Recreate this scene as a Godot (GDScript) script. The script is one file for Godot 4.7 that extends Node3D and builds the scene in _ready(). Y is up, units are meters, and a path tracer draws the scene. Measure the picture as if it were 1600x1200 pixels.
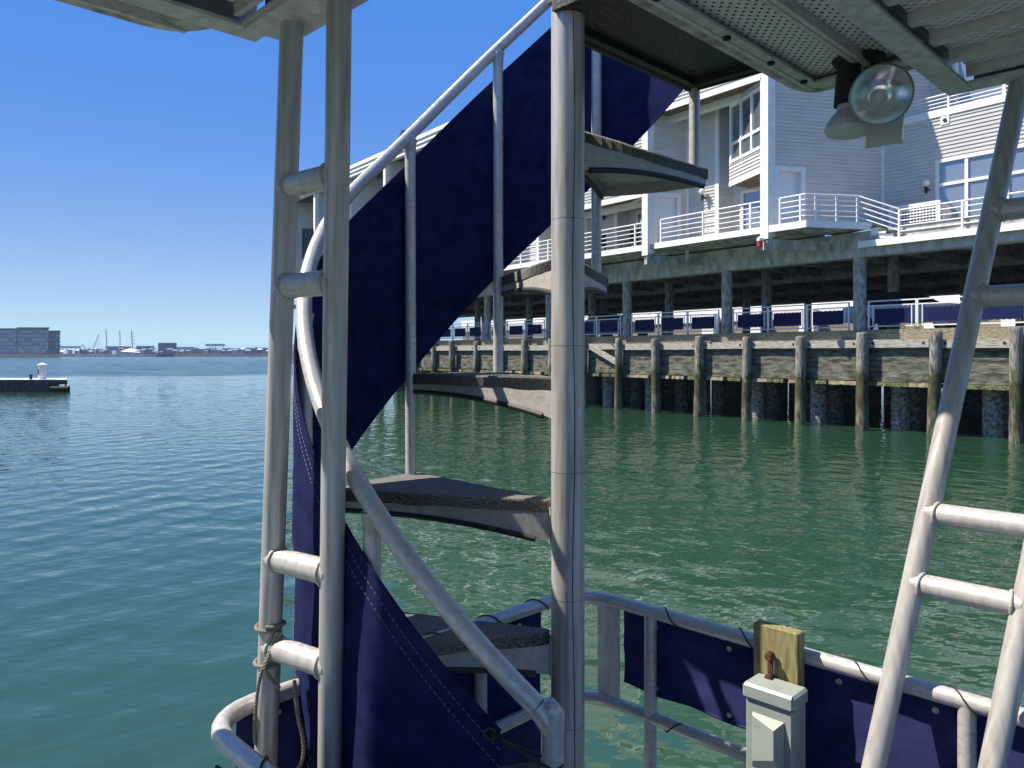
extends Node3D
# A harbour seen from under the upper deck of a moored party boat: spiral stair, pier with townhouses, far shore.
# World: y up, water at y = 0, the viewer's eye at (0, EYE, 0) looking along -z.

const EYE := 2.6
var rng := RandomNumberGenerator.new()
var M := {}
var used := {}

# ---------------------------------------------------------------- coordinates
# pier frame: s runs along the quay (away to the left), t runs inland, y up
const PIER_O := Vector2(10.484, 27.919)
const PIER_P := Vector2(-0.6046, 0.7965)
const PIER_Q := Vector2(0.7965, 0.6046)
func Q(s: float, t: float, y: float) -> Vector3:
	var a := PIER_O + PIER_P * s + PIER_Q * t
	return Vector3(a.x, y, -a.y)
# boat frame: origin at the stair post, a runs to the outboard end, c to starboard, h above the eye
const POST := Vector2(0.149, 2.05)
func B(a: float, c: float, h: float) -> Vector3:
	var k := 0.70711
	return Vector3(POST.x + (a + c) * k, EYE - 0.009 + h, -(POST.y + (a - c) * k))
# stair frame: compass heading round the post (0 = away, -90 = left), radius, height
func W(deg: float, r: float, h: float) -> Vector3:
	var g := deg_to_rad(deg)
	return Vector3(POST.x + r * sin(g), EYE - 0.009 + h, -(POST.y + r * cos(g)))

# ---------------------------------------------------------------- nodes
func numbered(called: String) -> String:
	if not used.has(called):
		used[called] = 0
		return called
	used[called] += 1
	return "%s_%03d" % [called, used[called]]
func gp(n: Node) -> Vector3:
	var v := Vector3.ZERO
	while n != null and n != self:
		v += n.position
		n = n.get_parent()
	return v
func thing(called: String, label: String, category: String, at := Vector3.ZERO, group := "") -> Node3D:
	var o := Node3D.new()
	o.name = numbered(called)
	add_child(o)
	o.position = at
	tag(o, label, category, group)
	return o
func tag(o: Node, label: String, category: String, group := "", kind := "") -> void:
	o.set_meta("label", label)
	if category:
		o.set_meta("category", category)
	if group:
		o.set_meta("group", group)
	if kind:
		o.set_meta("kind", kind)
func start() -> SurfaceTool:
	var st := SurfaceTool.new()
	st.begin(Mesh.PRIMITIVE_TRIANGLES)
	return st
func obj(called: String, st: SurfaceTool, m: Material, parent: Node = null) -> MeshInstance3D:
	var o := MeshInstance3D.new()
	o.mesh = st.commit()
	o.material_override = m
	if parent == null:
		o.name = numbered(called)
		add_child(o)
	else:
		o.name = called
		parent.add_child(o, true)
		o.position = -gp(parent)
	return o

# ---------------------------------------------------------------- shapes
func quad(st: SurfaceTool, a: Vector3, b: Vector3, c: Vector3, d: Vector3, n: Vector3, u := Vector2.ZERO, v := Vector2.ONE) -> void:
	var q := [a, b, c, d]
	var t := [u, Vector2(v.x, u.y), v, Vector2(u.x, v.y)]
	var order := [0, 1, 2, 0, 2, 3]
	if (b - a).cross(c - a).dot(n) > 0:
		order = [0, 2, 1, 0, 3, 2]
	for i in order:
		st.set_normal(n)
		st.set_uv(t[i])
		st.add_vertex(q[i])
func tri(st: SurfaceTool, a: Vector3, b: Vector3, c: Vector3, n: Vector3) -> void:
	var o := [a, b, c]
	if (b - a).cross(c - a).dot(n) > 0:
		o = [a, c, b]
	for v in o:
		st.set_normal(n)
		st.set_uv(Vector2(v.x, v.z))
		st.add_vertex(v)
func hexa(st: SurfaceTool, c: Array) -> void:
	var mid := Vector3.ZERO
	for v in c:
		mid += v / 8.0
	for f in [[0, 1, 2, 3], [4, 5, 6, 7], [0, 1, 5, 4], [1, 2, 6, 5], [2, 3, 7, 6], [3, 0, 4, 7]]:
		var n: Vector3 = (c[f[1]] - c[f[0]]).cross(c[f[3]] - c[f[0]])
		if n.length_squared() < 1e-12:
			n = (c[f[2]] - c[f[1]]).cross(c[f[0]] - c[f[2]])
		n = n.normalized()
		var fc: Vector3 = (c[f[0]] + c[f[1]] + c[f[2]] + c[f[3]]) / 4.0
		if n.dot(fc - mid) < 0:
			n = -n
		quad(st, c[f[0]], c[f[1]], c[f[2]], c[f[3]], n)
func box(st: SurfaceTool, lo: Vector3, hi: Vector3) -> void:
	hexa(st, [lo, Vector3(hi.x, lo.y, lo.z), Vector3(hi.x, lo.y, hi.z), Vector3(lo.x, lo.y, hi.z), Vector3(lo.x, hi.y, lo.z), Vector3(hi.x, hi.y, lo.z), hi, Vector3(lo.x, hi.y, hi.z)])
# box in the pier frame
func pbox(st: SurfaceTool, s0: float, s1: float, t0: float, t1: float, y0: float, y1: float) -> void:
	hexa(st, [Q(s0, t0, y0), Q(s1, t0, y0), Q(s1, t1, y0), Q(s0, t1, y0), Q(s0, t0, y1), Q(s1, t0, y1), Q(s1, t1, y1), Q(s0, t1, y1)])
# box in the boat frame
func bbox(st: SurfaceTool, a0: float, a1: float, c0: float, c1: float, h0: float, h1: float) -> void:
	hexa(st, [B(a0, c0, h0), B(a1, c0, h0), B(a1, c1, h0), B(a0, c1, h0), B(a0, c0, h1), B(a1, c0, h1), B(a1, c1, h1), B(a0, c1, h1)])
# box with small bevels in the boat frame
func bevel(st: SurfaceTool, a0: float, a1: float, c0: float, c1: float, h0: float, h1: float, e: float) -> void:
	bbox(st, a0 + e, a1 - e, c0 + e, c1 - e, h0, h1)
	bbox(st, a0, a1, c0 + e, c1 - e, h0 + e, h1 - e)
	bbox(st, a0 + e, a1 - e, c0, c1, h0 + e, h1 - e)
	for s in [[a0, a0 + e, c0, c0 + e], [a1, a1 - e, c0, c0 + e], [a0, a0 + e, c1, c1 - e], [a1, a1 - e, c1, c1 - e]]:
		var n := (B(s[0], s[2], 0) - B(s[1], s[3], 0)).normalized()
		quad(st, B(s[0], s[3], h0 + e), B(s[1], s[2], h0 + e), B(s[1], s[2], h1 - e), B(s[0], s[3], h1 - e), n)
	for hh in [[h0, h0 + e, -1.0], [h1, h1 - e, 1.0]]:
		for s in [[a0, a0 + e], [a1, a1 - e]]:
			var n: Vector3 = ((B(s[0], 0, 0) - B(s[1], 0, 0)).normalized() + Vector3.UP * hh[2]).normalized()
			quad(st, B(s[0], c0 + e, hh[1]), B(s[0], c1 - e, hh[1]), B(s[1], c1 - e, hh[0]), B(s[1], c0 + e, hh[0]), n)
		for s in [[c0, c0 + e], [c1, c1 - e]]:
			var n: Vector3 = ((B(0, s[0], 0) - B(0, s[1], 0)).normalized() + Vector3.UP * hh[2]).normalized()
			quad(st, B(a0 + e, s[0], hh[1]), B(a1 - e, s[0], hh[1]), B(a1 - e, s[1], hh[0]), B(a0 + e, s[1], hh[0]), n)
# box standing on a wall line (pier frame): from A along D, pushed out along N
func wbox(st: SurfaceTool, A: Vector2, D: Vector2, N: Vector2, u0: float, u1: float, n0: float, n1: float, y0: float, y1: float) -> void:
	var c := []
	for y in [y0, y1]:
		for k in [[u0, n0], [u1, n0], [u1, n1], [u0, n1]]:
			var g: Vector2 = A + D * k[0] + N * k[1]
			c.append(Q(g.x, g.y, y))
	hexa(st, c)
func tube(st: SurfaceTool, pts: Array, r: float, seg := 14, caps := true, radii := []) -> void:
	var n := pts.size()
	var t0: Vector3 = (pts[1] - pts[0]).normalized()
	var up := Vector3.UP if absf(t0.y) < 0.9 else Vector3.RIGHT
	var x := t0.cross(up).normalized()
	var rings := []
	var norms := []
	for i in n:
		var t: Vector3
		if i == 0:
			t = pts[1] - pts[0]
		elif i == n - 1:
			t = pts[i] - pts[i - 1]
		else:
			t = (pts[i + 1] - pts[i]).normalized() + (pts[i] - pts[i - 1]).normalized()
		t = t.normalized()
		x = (x - t * x.dot(t)).normalized()
		var yv := t.cross(x)
		var ring := []
		var nr := []
		var rr: float = radii[i] if radii.size() == n else r
		for j in seg + 1:
			var g := TAU * j / seg
			var d := x * cos(g) + yv * sin(g)
			nr.append(d)
			ring.append(pts[i] + d * rr)
		rings.append(ring)
		norms.append(nr)
	for i in n - 1:
		for j in seg:
			for k in [[i, j], [i + 1, j], [i + 1, j + 1], [i, j], [i + 1, j + 1], [i, j + 1]]:
				st.set_normal(norms[k[0]][k[1]])
				st.set_uv(Vector2(float(k[1]) / seg, k[0]))
				st.add_vertex(rings[k[0]][k[1]])
	if caps:
		for e in [0, n - 1]:
			var cn: Vector3 = (pts[0] - pts[1]).normalized() if e == 0 else (pts[n - 1] - pts[n - 2]).normalized()
			for j in seg:
				tri(st, pts[e], rings[e][j], rings[e][j + 1], cn)
# surface of revolution: profile of [distance along axis, radius]
func lathe(st: SurfaceTool, o: Vector3, axis: Vector3, prof: Array, seg := 24) -> void:
	axis = axis.normalized()
	var x := axis.cross(Vector3.UP if absf(axis.y) < 0.9 else Vector3.RIGHT).normalized()
	var z := axis.cross(x)
	for i in prof.size() - 1:
		var p: Array = prof[i]
		var q: Array = prof[i + 1]
		var sl := Vector2(q[0] - p[0], q[1] - p[1]).normalized()
		for j in seg:
			var g0 := TAU * j / seg
			var g1 := TAU * (j + 1) / seg
			var d0 := x * cos(g0) + z * sin(g0)
			var d1 := x * cos(g1) + z * sin(g1)
			var n0 := (d0 * sl.x - axis * sl.y).normalized()
			var n1 := (d1 * sl.x - axis * sl.y).normalized()
			var a: Vector3 = o + axis * p[0] + d0 * p[1]
			var b: Vector3 = o + axis * q[0] + d0 * q[1]
			var c: Vector3 = o + axis * q[0] + d1 * q[1]
			var d: Vector3 = o + axis * p[0] + d1 * p[1]
			for v in [[a, n0], [b, n0], [c, n1], [a, n0], [c, n1], [d, n1]]:
				st.set_normal(v[1])
				st.set_uv(Vector2.ZERO)
				st.add_vertex(v[0])
func curve(ctrl: Array, per := 8) -> Array:
	var out := []
	var n := ctrl.size()
	for i in n - 1:
		var p0: Vector3 = ctrl[maxi(i - 1, 0)]
		var p3: Vector3 = ctrl[mini(i + 2, n - 1)]
		for k in per:
			out.append(ctrl[i].cubic_interpolate(ctrl[i + 1], p0, p3, float(k) / per))
	out.append(ctrl[n - 1])
	return out
# polyline in the boat's plan with rounded corners
func rounded(plan: Array, rad: Array, h: float) -> Array:
	var out := []
	for i in plan.size():
		var c: Vector2 = plan[i]
		if i == 0 or i == plan.size() - 1 or rad[i] == 0:
			out.append(B(c.x, c.y, h))
			continue
		var a: Vector2 = c + (plan[i - 1] - c).normalized() * rad[i]
		var b: Vector2 = c + (plan[i + 1] - c).normalized() * rad[i]
		for k in 9:
			var u := k / 8.0
			var g: Vector2 = a.lerp(c, u).lerp(c.lerp(b, u), u)
			out.append(B(g.x, g.y, h))
	return out
func prism(st: SurfaceTool, poly: Array, y0: float, y1: float) -> void:
	var flat := PackedVector2Array()
	for v in poly:
		flat.append(Vector2(v.x, v.z))
	var idx := Geometry2D.triangulate_polygon(flat)
	for i in range(0, idx.size(), 3):
		for e in [[y0, Vector3.DOWN], [y1, Vector3.UP]]:
			var t := []
			for k in 3:
				var f := flat[idx[i + k]]
				t.append(Vector3(f.x, e[0], f.y))
			tri(st, t[0], t[1], t[2], e[1])
	var ctr := Vector2.ZERO
	var area := 0.0
	for i in flat.size():
		var a := flat[i]
		var b := flat[(i + 1) % flat.size()]
		area += a.cross(b)
	for i in flat.size():
		var a := flat[i]
		var b := flat[(i + 1) % flat.size()]
		var e := (b - a)
		if e.length() < 1e-6:
			continue
		var n := Vector3(e.y, 0, -e.x).normalized() * signf(area)
		quad(st, Vector3(a.x, y0, a.y), Vector3(b.x, y0, b.y), Vector3(b.x, y1, b.y), Vector3(a.x, y1, a.y), n)

# ---------------------------------------------------------------- materials
func lin(r: float, g: float, b: float) -> Color:
	return Color(r, g, b).linear_to_srgb()
func noise_tex(freq: float, lo: Color, hi: Color, sd: int, oct := 4, mid := 0.5, type := FastNoiseLite.TYPE_SIMPLEX_SMOOTH) -> NoiseTexture2D:
	var n := FastNoiseLite.new()
	n.noise_type = type
	n.frequency = freq
	n.seed = sd
	n.fractal_octaves = oct
	var t := NoiseTexture2D.new()
	t.width = 512
	t.height = 512
	t.seamless = true
	t.noise = n
	var g := Gradient.new()
	g.offsets = PackedFloat32Array([0.15, mid, 0.85])
	g.colors = PackedColorArray([lo, lo.lerp(hi, 0.6), hi])
	t.color_ramp = g
	return t
func bump_tex(freq: float, sd: int, oct := 3) -> NoiseTexture2D:
	var n := FastNoiseLite.new()
	n.noise_type = FastNoiseLite.TYPE_SIMPLEX_SMOOTH
	n.frequency = freq
	n.seed = sd
	n.fractal_octaves = oct
	var t := NoiseTexture2D.new()
	t.width = 512
	t.height = 512
	t.seamless = true
	t.noise = n
	return t
func mat(c: Color, rough: float, metal := 0.0, tex: Texture2D = null, scale := Vector3.ONE, bump: Texture2D = null, depth := 0.0) -> StandardMaterial3D:
	var m := StandardMaterial3D.new()
	m.albedo_color = c
	m.roughness = rough
	m.metallic = metal
	if tex or bump:
		m.uv1_triplanar = true
		m.uv1_world_triplanar = true
		m.uv1_scale = scale
	if tex:
		m.albedo_texture = tex
	if bump:
		m.heightmap_enabled = true
		m.heightmap_texture = bump
		m.heightmap_scale = depth
	return m
func materials() -> void:
	var soft := noise_tex(0.012, Color(0.93, 0.93, 0.92), Color(1, 1, 1), 3)
	var blotch := noise_tex(0.02, Color(0.55, 0.55, 0.53), Color(1, 1, 1), 5, 5)
	var strong := noise_tex(0.018, Color(0.34, 0.35, 0.33), Color(1, 1, 1), 8, 5)
	var fine := bump_tex(0.12, 11, 3)
	var coarse := bump_tex(0.03, 12, 4)
	var fuzz := noise_tex(0.16, Color(0.38, 0.38, 0.37), Color(1, 1, 0.97), 14, 3)
	var rough_tex := noise_tex(0.03, Color(0.6, 0.6, 0.6), Color(1, 1, 1), 15, 4)
	# the tubes: weathered aluminium with drawn streaks along their height
	var streak := noise_tex(0.02, Color(0.80, 0.79, 0.77), Color(1, 1, 1), 16, 5)
	var faint := noise_tex(0.03, Color(0.86, 0.855, 0.84), Color(1, 1, 1), 17, 5)
	M.tube = mat(lin(0.58, 0.57, 0.555), 0.48, 0.30, faint, Vector3(4.0, 1.2, 4.0), fine, 0.004)
	M.tube.roughness_texture = rough_tex
	M.tube_dull = mat(lin(0.55, 0.54, 0.53), 0.5, 0.30, streak, Vector3(5.0, 0.30, 5.0), fine, 0.004)
	M.tube_dull.roughness_texture = rough_tex
	M.rail = mat(lin(0.57, 0.56, 0.545), 0.46, 0.30, faint, Vector3(3, 3, 3), fine, 0.004)
	M.rail.roughness_texture = rough_tex
	M.weld = mat(lin(0.56, 0.545, 0.52), 0.6, 0.3, faint, Vector3(20, 20, 20), fine, 0.08)
	M.plate = mat(lin(0.64, 0.63, 0.61), 0.55, 0.15, faint, Vector3(2.0, 2.0, 2.0), fine, 0.01)
	M.frame = mat(lin(0.61, 0.60, 0.585), 0.5, 0.15, faint, Vector3(1.5, 1.5, 1.5), fine, 0.01)
	M.trim_alu = mat(lin(0.64, 0.60, 0.53), 0.55, 0.1, blotch, Vector3(1.4, 1.4, 1.4), fine, 0.03)
	M.tread_metal = mat(lin(0.50, 0.485, 0.46), 0.55, 0.2, faint, Vector3(2.5, 2.5, 2.5), fine, 0.01)
	M.carpet = mat(lin(0.34, 0.34, 0.325), 1.0, 0.0, noise_tex(0.16, Color(0.22, 0.22, 0.23), Color(1, 1, 0.97), 18, 3), Vector3(2.4, 2.4, 2.4), bump_tex(0.22, 19, 2), 0.25)
	M.rubber = mat(lin(0.018, 0.018, 0.019), 0.6, 0.0)
	M.scaly = mat(lin(0.11, 0.11, 0.105), 0.5, 0.4, noise_tex(0.05, Color(0.45, 0.45, 0.45), Color(1, 1, 1), 22, 2, 0.75), Vector3(3, 3, 3), coarse, 0.2)
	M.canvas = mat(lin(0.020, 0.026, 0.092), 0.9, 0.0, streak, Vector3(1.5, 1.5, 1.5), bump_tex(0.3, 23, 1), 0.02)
	M.canvas_sunlit = mat(lin(0.036, 0.044, 0.145), 0.9, 0.0, streak, Vector3(1.2, 1.2, 1.2), bump_tex(0.3, 24, 1), 0.03)  # paler copy of the canvas, sunlight put into its colour
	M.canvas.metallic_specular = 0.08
	M.canvas_sunlit.metallic_specular = 0.08
	M.thread = mat(lin(0.30, 0.30, 0.32), 0.9)
	M.cord = mat(lin(0.02, 0.02, 0.021), 0.7)
	M.rope = mat(lin(0.44, 0.41, 0.35), 0.9, 0.0, fuzz, Vector3(9, 9, 9))
	M.brass = mat(lin(0.45, 0.44, 0.40), 0.4, 0.7)
	M.wood_board = mat(lin(0.32, 0.305, 0.225), 0.9, 0.0, noise_tex(0.02, Color(0.60, 0.56, 0.42), Color(1, 0.98, 0.80), 31, 5), Vector3(11.0, 0.9, 11.0), bump_tex(0.06, 32, 3), 0.03)
	M.wood_end = mat(lin(0.33, 0.31, 0.26), 0.95, 0.0, strong, Vector3(6, 2, 6))
	M.rust = mat(lin(0.16, 0.060, 0.030), 0.9, 0.0, strong, Vector3(14, 14, 14), fine, 0.08)
	M.box = mat(lin(0.29, 0.335, 0.32), 0.45, 0.0, soft, Vector3(2, 2, 2))
	M.lamp_white = mat(lin(0.52, 0.53, 0.50), 0.4)
	M.frost = mat(lin(0.52, 0.55, 0.56), 0.3)
	M.lamp_black = mat(lin(0.035, 0.038, 0.04), 0.7, 0.0, strong, Vector3(8, 8, 8), fine, 0.05)
	M.mirror = mat(lin(0.90, 0.90, 0.89), 0.22, 1.0, null, Vector3.ONE, null)
	M.lens = StandardMaterial3D.new()
	M.lens.transparency = BaseMaterial3D.TRANSPARENCY_ALPHA
	M.lens.albedo_color = Color(0.9, 0.93, 0.93, 0.05)
	M.lens.roughness = 0.04
	# pier and houses
	M.siding = mat(lin(0.62, 0.615, 0.60), 0.7, 0.0, soft, Vector3(0.12, 0.4, 0.12))
	M.trim = mat(lin(0.84, 0.835, 0.82), 0.55, 0.0, soft, Vector3(0.5, 0.5, 0.5))
	M.white = mat(lin(0.80, 0.80, 0.79), 0.5)
	M.door = mat(lin(0.74, 0.75, 0.76), 0.5)
	M.soffit = mat(lin(0.24, 0.175, 0.12), 0.8, 0.0, blotch, Vector3(0.6, 0.6, 0.6))
	M.pane = StandardMaterial3D.new()
	M.pane.transparency = BaseMaterial3D.TRANSPARENCY_ALPHA
	M.pane.albedo_color = Color(0.55, 0.62, 0.66, 0.30)
	M.pane.roughness = 0.02
	M.pane_blue = mat(lin(0.30, 0.36, 0.43), 0.03, 0.55)
	M.room = mat(lin(0.07, 0.075, 0.08), 0.9)
	M.curtain = mat(lin(0.33, 0.34, 0.35), 0.9)
	M.concrete = mat(lin(0.58, 0.58, 0.56), 0.9, 0.0, noise_tex(0.014, Color(0.66, 0.68, 0.69), Color(1, 1, 0.98), 44, 5), Vector3(0.5, 0.16, 0.5), coarse, 0.3)
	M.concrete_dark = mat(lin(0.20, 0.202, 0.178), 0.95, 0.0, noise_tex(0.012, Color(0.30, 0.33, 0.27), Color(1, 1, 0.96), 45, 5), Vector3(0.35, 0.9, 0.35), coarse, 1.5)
	M.concrete_sand = mat(lin(0.36, 0.32, 0.225), 0.95, 0.0, noise_tex(0.02, Color(0.60, 0.57, 0.52), Color(1, 1, 1), 46, 5), Vector3(0.7, 1.2, 0.7), coarse, 0.6)
	M.slab = mat(lin(0.56, 0.55, 0.52), 0.95, 0.0, blotch, Vector3(0.2, 0.2, 0.2))
	M.column = mat(lin(0.50, 0.50, 0.48), 0.8, 0.0, blotch, Vector3(0.6, 0.25, 0.6))
	M.wale = mat(lin(0.50, 0.485, 0.435), 0.95, 0.0, blotch, Vector3(0.35, 2.2, 0.35), coarse, 0.4)
	M.moss = mat(lin(0.20, 0.225, 0.095), 1.0, 0.0, strong, Vector3(1.2, 1.2, 1.2), coarse, 2.0)
	M.pile = mat(Color.WHITE, 0.95, 0.0, strong, Vector3(2.4, 0.22, 2.4), bump_tex(0.05, 48, 4), 1.2)
	M.pile.vertex_color_use_as_albedo = true
	M.inner_pile = mat(lin(0.40, 0.41, 0.39), 0.95, 0.0, strong, Vector3(0.6, 0.6, 0.6))
	M.rail_white = mat(lin(0.74, 0.745, 0.75), 0.45)
	M.rail_grey = mat(lin(0.66, 0.68, 0.70), 0.5)
	M.asphalt = mat(lin(0.14, 0.135, 0.125), 0.95, 0.0, blotch, Vector3(0.4, 0.4, 0.4))
	M.car_white = mat(lin(0.62, 0.63, 0.64), 0.3)
	M.car_white.clearcoat_enabled = true
	M.car_dark = mat(lin(0.018, 0.02, 0.024), 0.25)
	M.globe = mat(lin(0.80, 0.80, 0.78), 0.3)
	M.red = mat(lin(0.40, 0.025, 0.03), 0.5)
	M.leaf = mat(lin(0.055, 0.15, 0.035), 0.7)
	M.leaf.backlight = Color(0.10, 0.22, 0.05)
	M.pot = mat(lin(0.06, 0.055, 0.05), 0.8)
	M.roofing = mat(lin(0.07, 0.07, 0.075), 0.8)
	M.flue = mat(lin(0.30, 0.31, 0.31), 0.4, 0.6)
	# far shore
	M.brick_far = mat(lin(0.20, 0.165, 0.14), 0.9)
	M.slate_far = mat(lin(0.16, 0.19, 0.25), 0.9)
	M.glass_far = mat(lin(0.20, 0.26, 0.32), 0.15)
	M.pale_far = mat(lin(0.48, 0.50, 0.52), 0.9)
	M.steel_far = mat(lin(0.17, 0.23, 0.32), 0.7)
	M.tan_far = mat(lin(0.33, 0.30, 0.25), 0.9)
	M.dark_far = mat(lin(0.11, 0.135, 0.18), 0.8)
	M.rock = mat(lin(0.15, 0.13, 0.10), 1.0, 0.0, strong, Vector3(0.06, 0.3, 0.06))
	M.land = mat(lin(0.17, 0.17, 0.15), 1.0, 0.0, strong, Vector3(0.02, 0.02, 0.02))
	M.tree_far = mat(lin(0.09, 0.11, 0.08), 1.0, 0.0, strong, Vector3(0.1, 0.1, 0.1))
	M.dock_deck = mat(lin(0.62, 0.61, 0.58), 0.9, 0.0, soft, Vector3(0.4, 0.4, 0.4))
	M.dock_side = mat(lin(0.10, 0.105, 0.10), 0.9, 0.0, strong, Vector3(0.3, 1.2, 0.3))
	M.tar = mat(lin(0.015, 0.016, 0.018), 0.8)

# perforated plank: alpha holes in staggered rows
func plank_material(round_holes: bool) -> StandardMaterial3D:
	var im := Image.create(64, 64, false, Image.FORMAT_RGBA8)
	im.fill(Color(1, 1, 1, 1))
	for y in 64:
		for x in 64:
			for c in [Vector2(16, 16), Vector2(48, 48), Vector2(16, 80), Vector2(80, 16), Vector2(-16, 48), Vector2(48, -16)]:
				var d: Vector2 = Vector2(x + 0.5, y + 0.5) - c
				var inside: bool = d.length() < 9.5 if round_holes else absf(d.x) < 15.0 and absf(d.y) < 5.5
				if inside:
					im.set_pixel(x, y, Color(0.2, 0.2, 0.2, 0))
	var m := mat(lin(0.68, 0.68, 0.635), 0.55, 0.1)
	m.albedo_texture = ImageTexture.create_from_image(im)
	m.transparency = BaseMaterial3D.TRANSPARENCY_ALPHA_SCISSOR
	m.alpha_scissor_threshold = 0.5
	return m

# ---------------------------------------------------------------- the scene
func _ready() -> void:
	rng.seed = 77
	# camera: level, lens shifted so that the horizon lies a little above the middle
	var cam := Camera3D.new()
	cam.name = "camera"
	add_child(cam)
	cam.position = Vector3(0, EYE, 0)
	cam.projection = Camera3D.PROJECTION_FRUSTUM
	cam.near = 0.05
	cam.far = 4000.0
	cam.size = 0.05
	cam.frustum_offset = Vector2(0, -0.05 * 48.0 / 1200.0)
	cam.current = true
	# sky
	var sm := ProceduralSkyMaterial.new()
	sm.sky_top_color = Color(0.223, 0.410, 0.684)
	sm.sky_horizon_color = Color(0.617, 0.714, 0.746)
	sm.sky_curve = 0.08
	sm.ground_horizon_color = Color(0.50, 0.58, 0.62)
	sm.ground_bottom_color = Color(0.20, 0.30, 0.35)
	var sky := Sky.new()
	sky.sky_material = sm
	var env := Environment.new()
	env.background_mode = Environment.BG_SKY
	env.sky = sky
	env.tonemap_mode = Environment.TONE_MAPPER_LINEAR
	env.tonemap_exposure = 1.9
	env.sdfgi_enabled = true
	env.ssao_enabled = true
	env.ssil_enabled = true
	env.fog_enabled = true
	env.fog_density = 0.0002
	env.fog_light_color = Color(0.72, 0.84, 0.95)
	var we := WorldEnvironment.new()
	we.name = "world"
	we.environment = env
	add_child(we)
	# sun: high on the left, a little ahead
	var sun := DirectionalLight3D.new()
	sun.name = "sun"
	add_child(sun)
	var el := deg_to_rad(52.0)
	var hd := deg_to_rad(-83.0)
	var to_sun := Vector3(sin(hd) * cos(el), sin(el), -cos(hd) * cos(el))
	sun.look_at_from_position(to_sun * 50.0, Vector3.ZERO)
	sun.light_energy = 1.5
	sun.light_angular_distance = 0.53
	sun.light_color = Color(1.0, 0.955, 0.89)
	sun.shadow_enabled = true

	materials()
	water()
	far_shore()
	pier()
	for k in range(-1, 8):
		house(k)
	pier_railings()
	pier_things()
	floating_dock()
	upper_deck()
	added_side_curtain()
	roof_supports()
	spiral_stair()
	boat_railing()
	boat_details()

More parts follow.
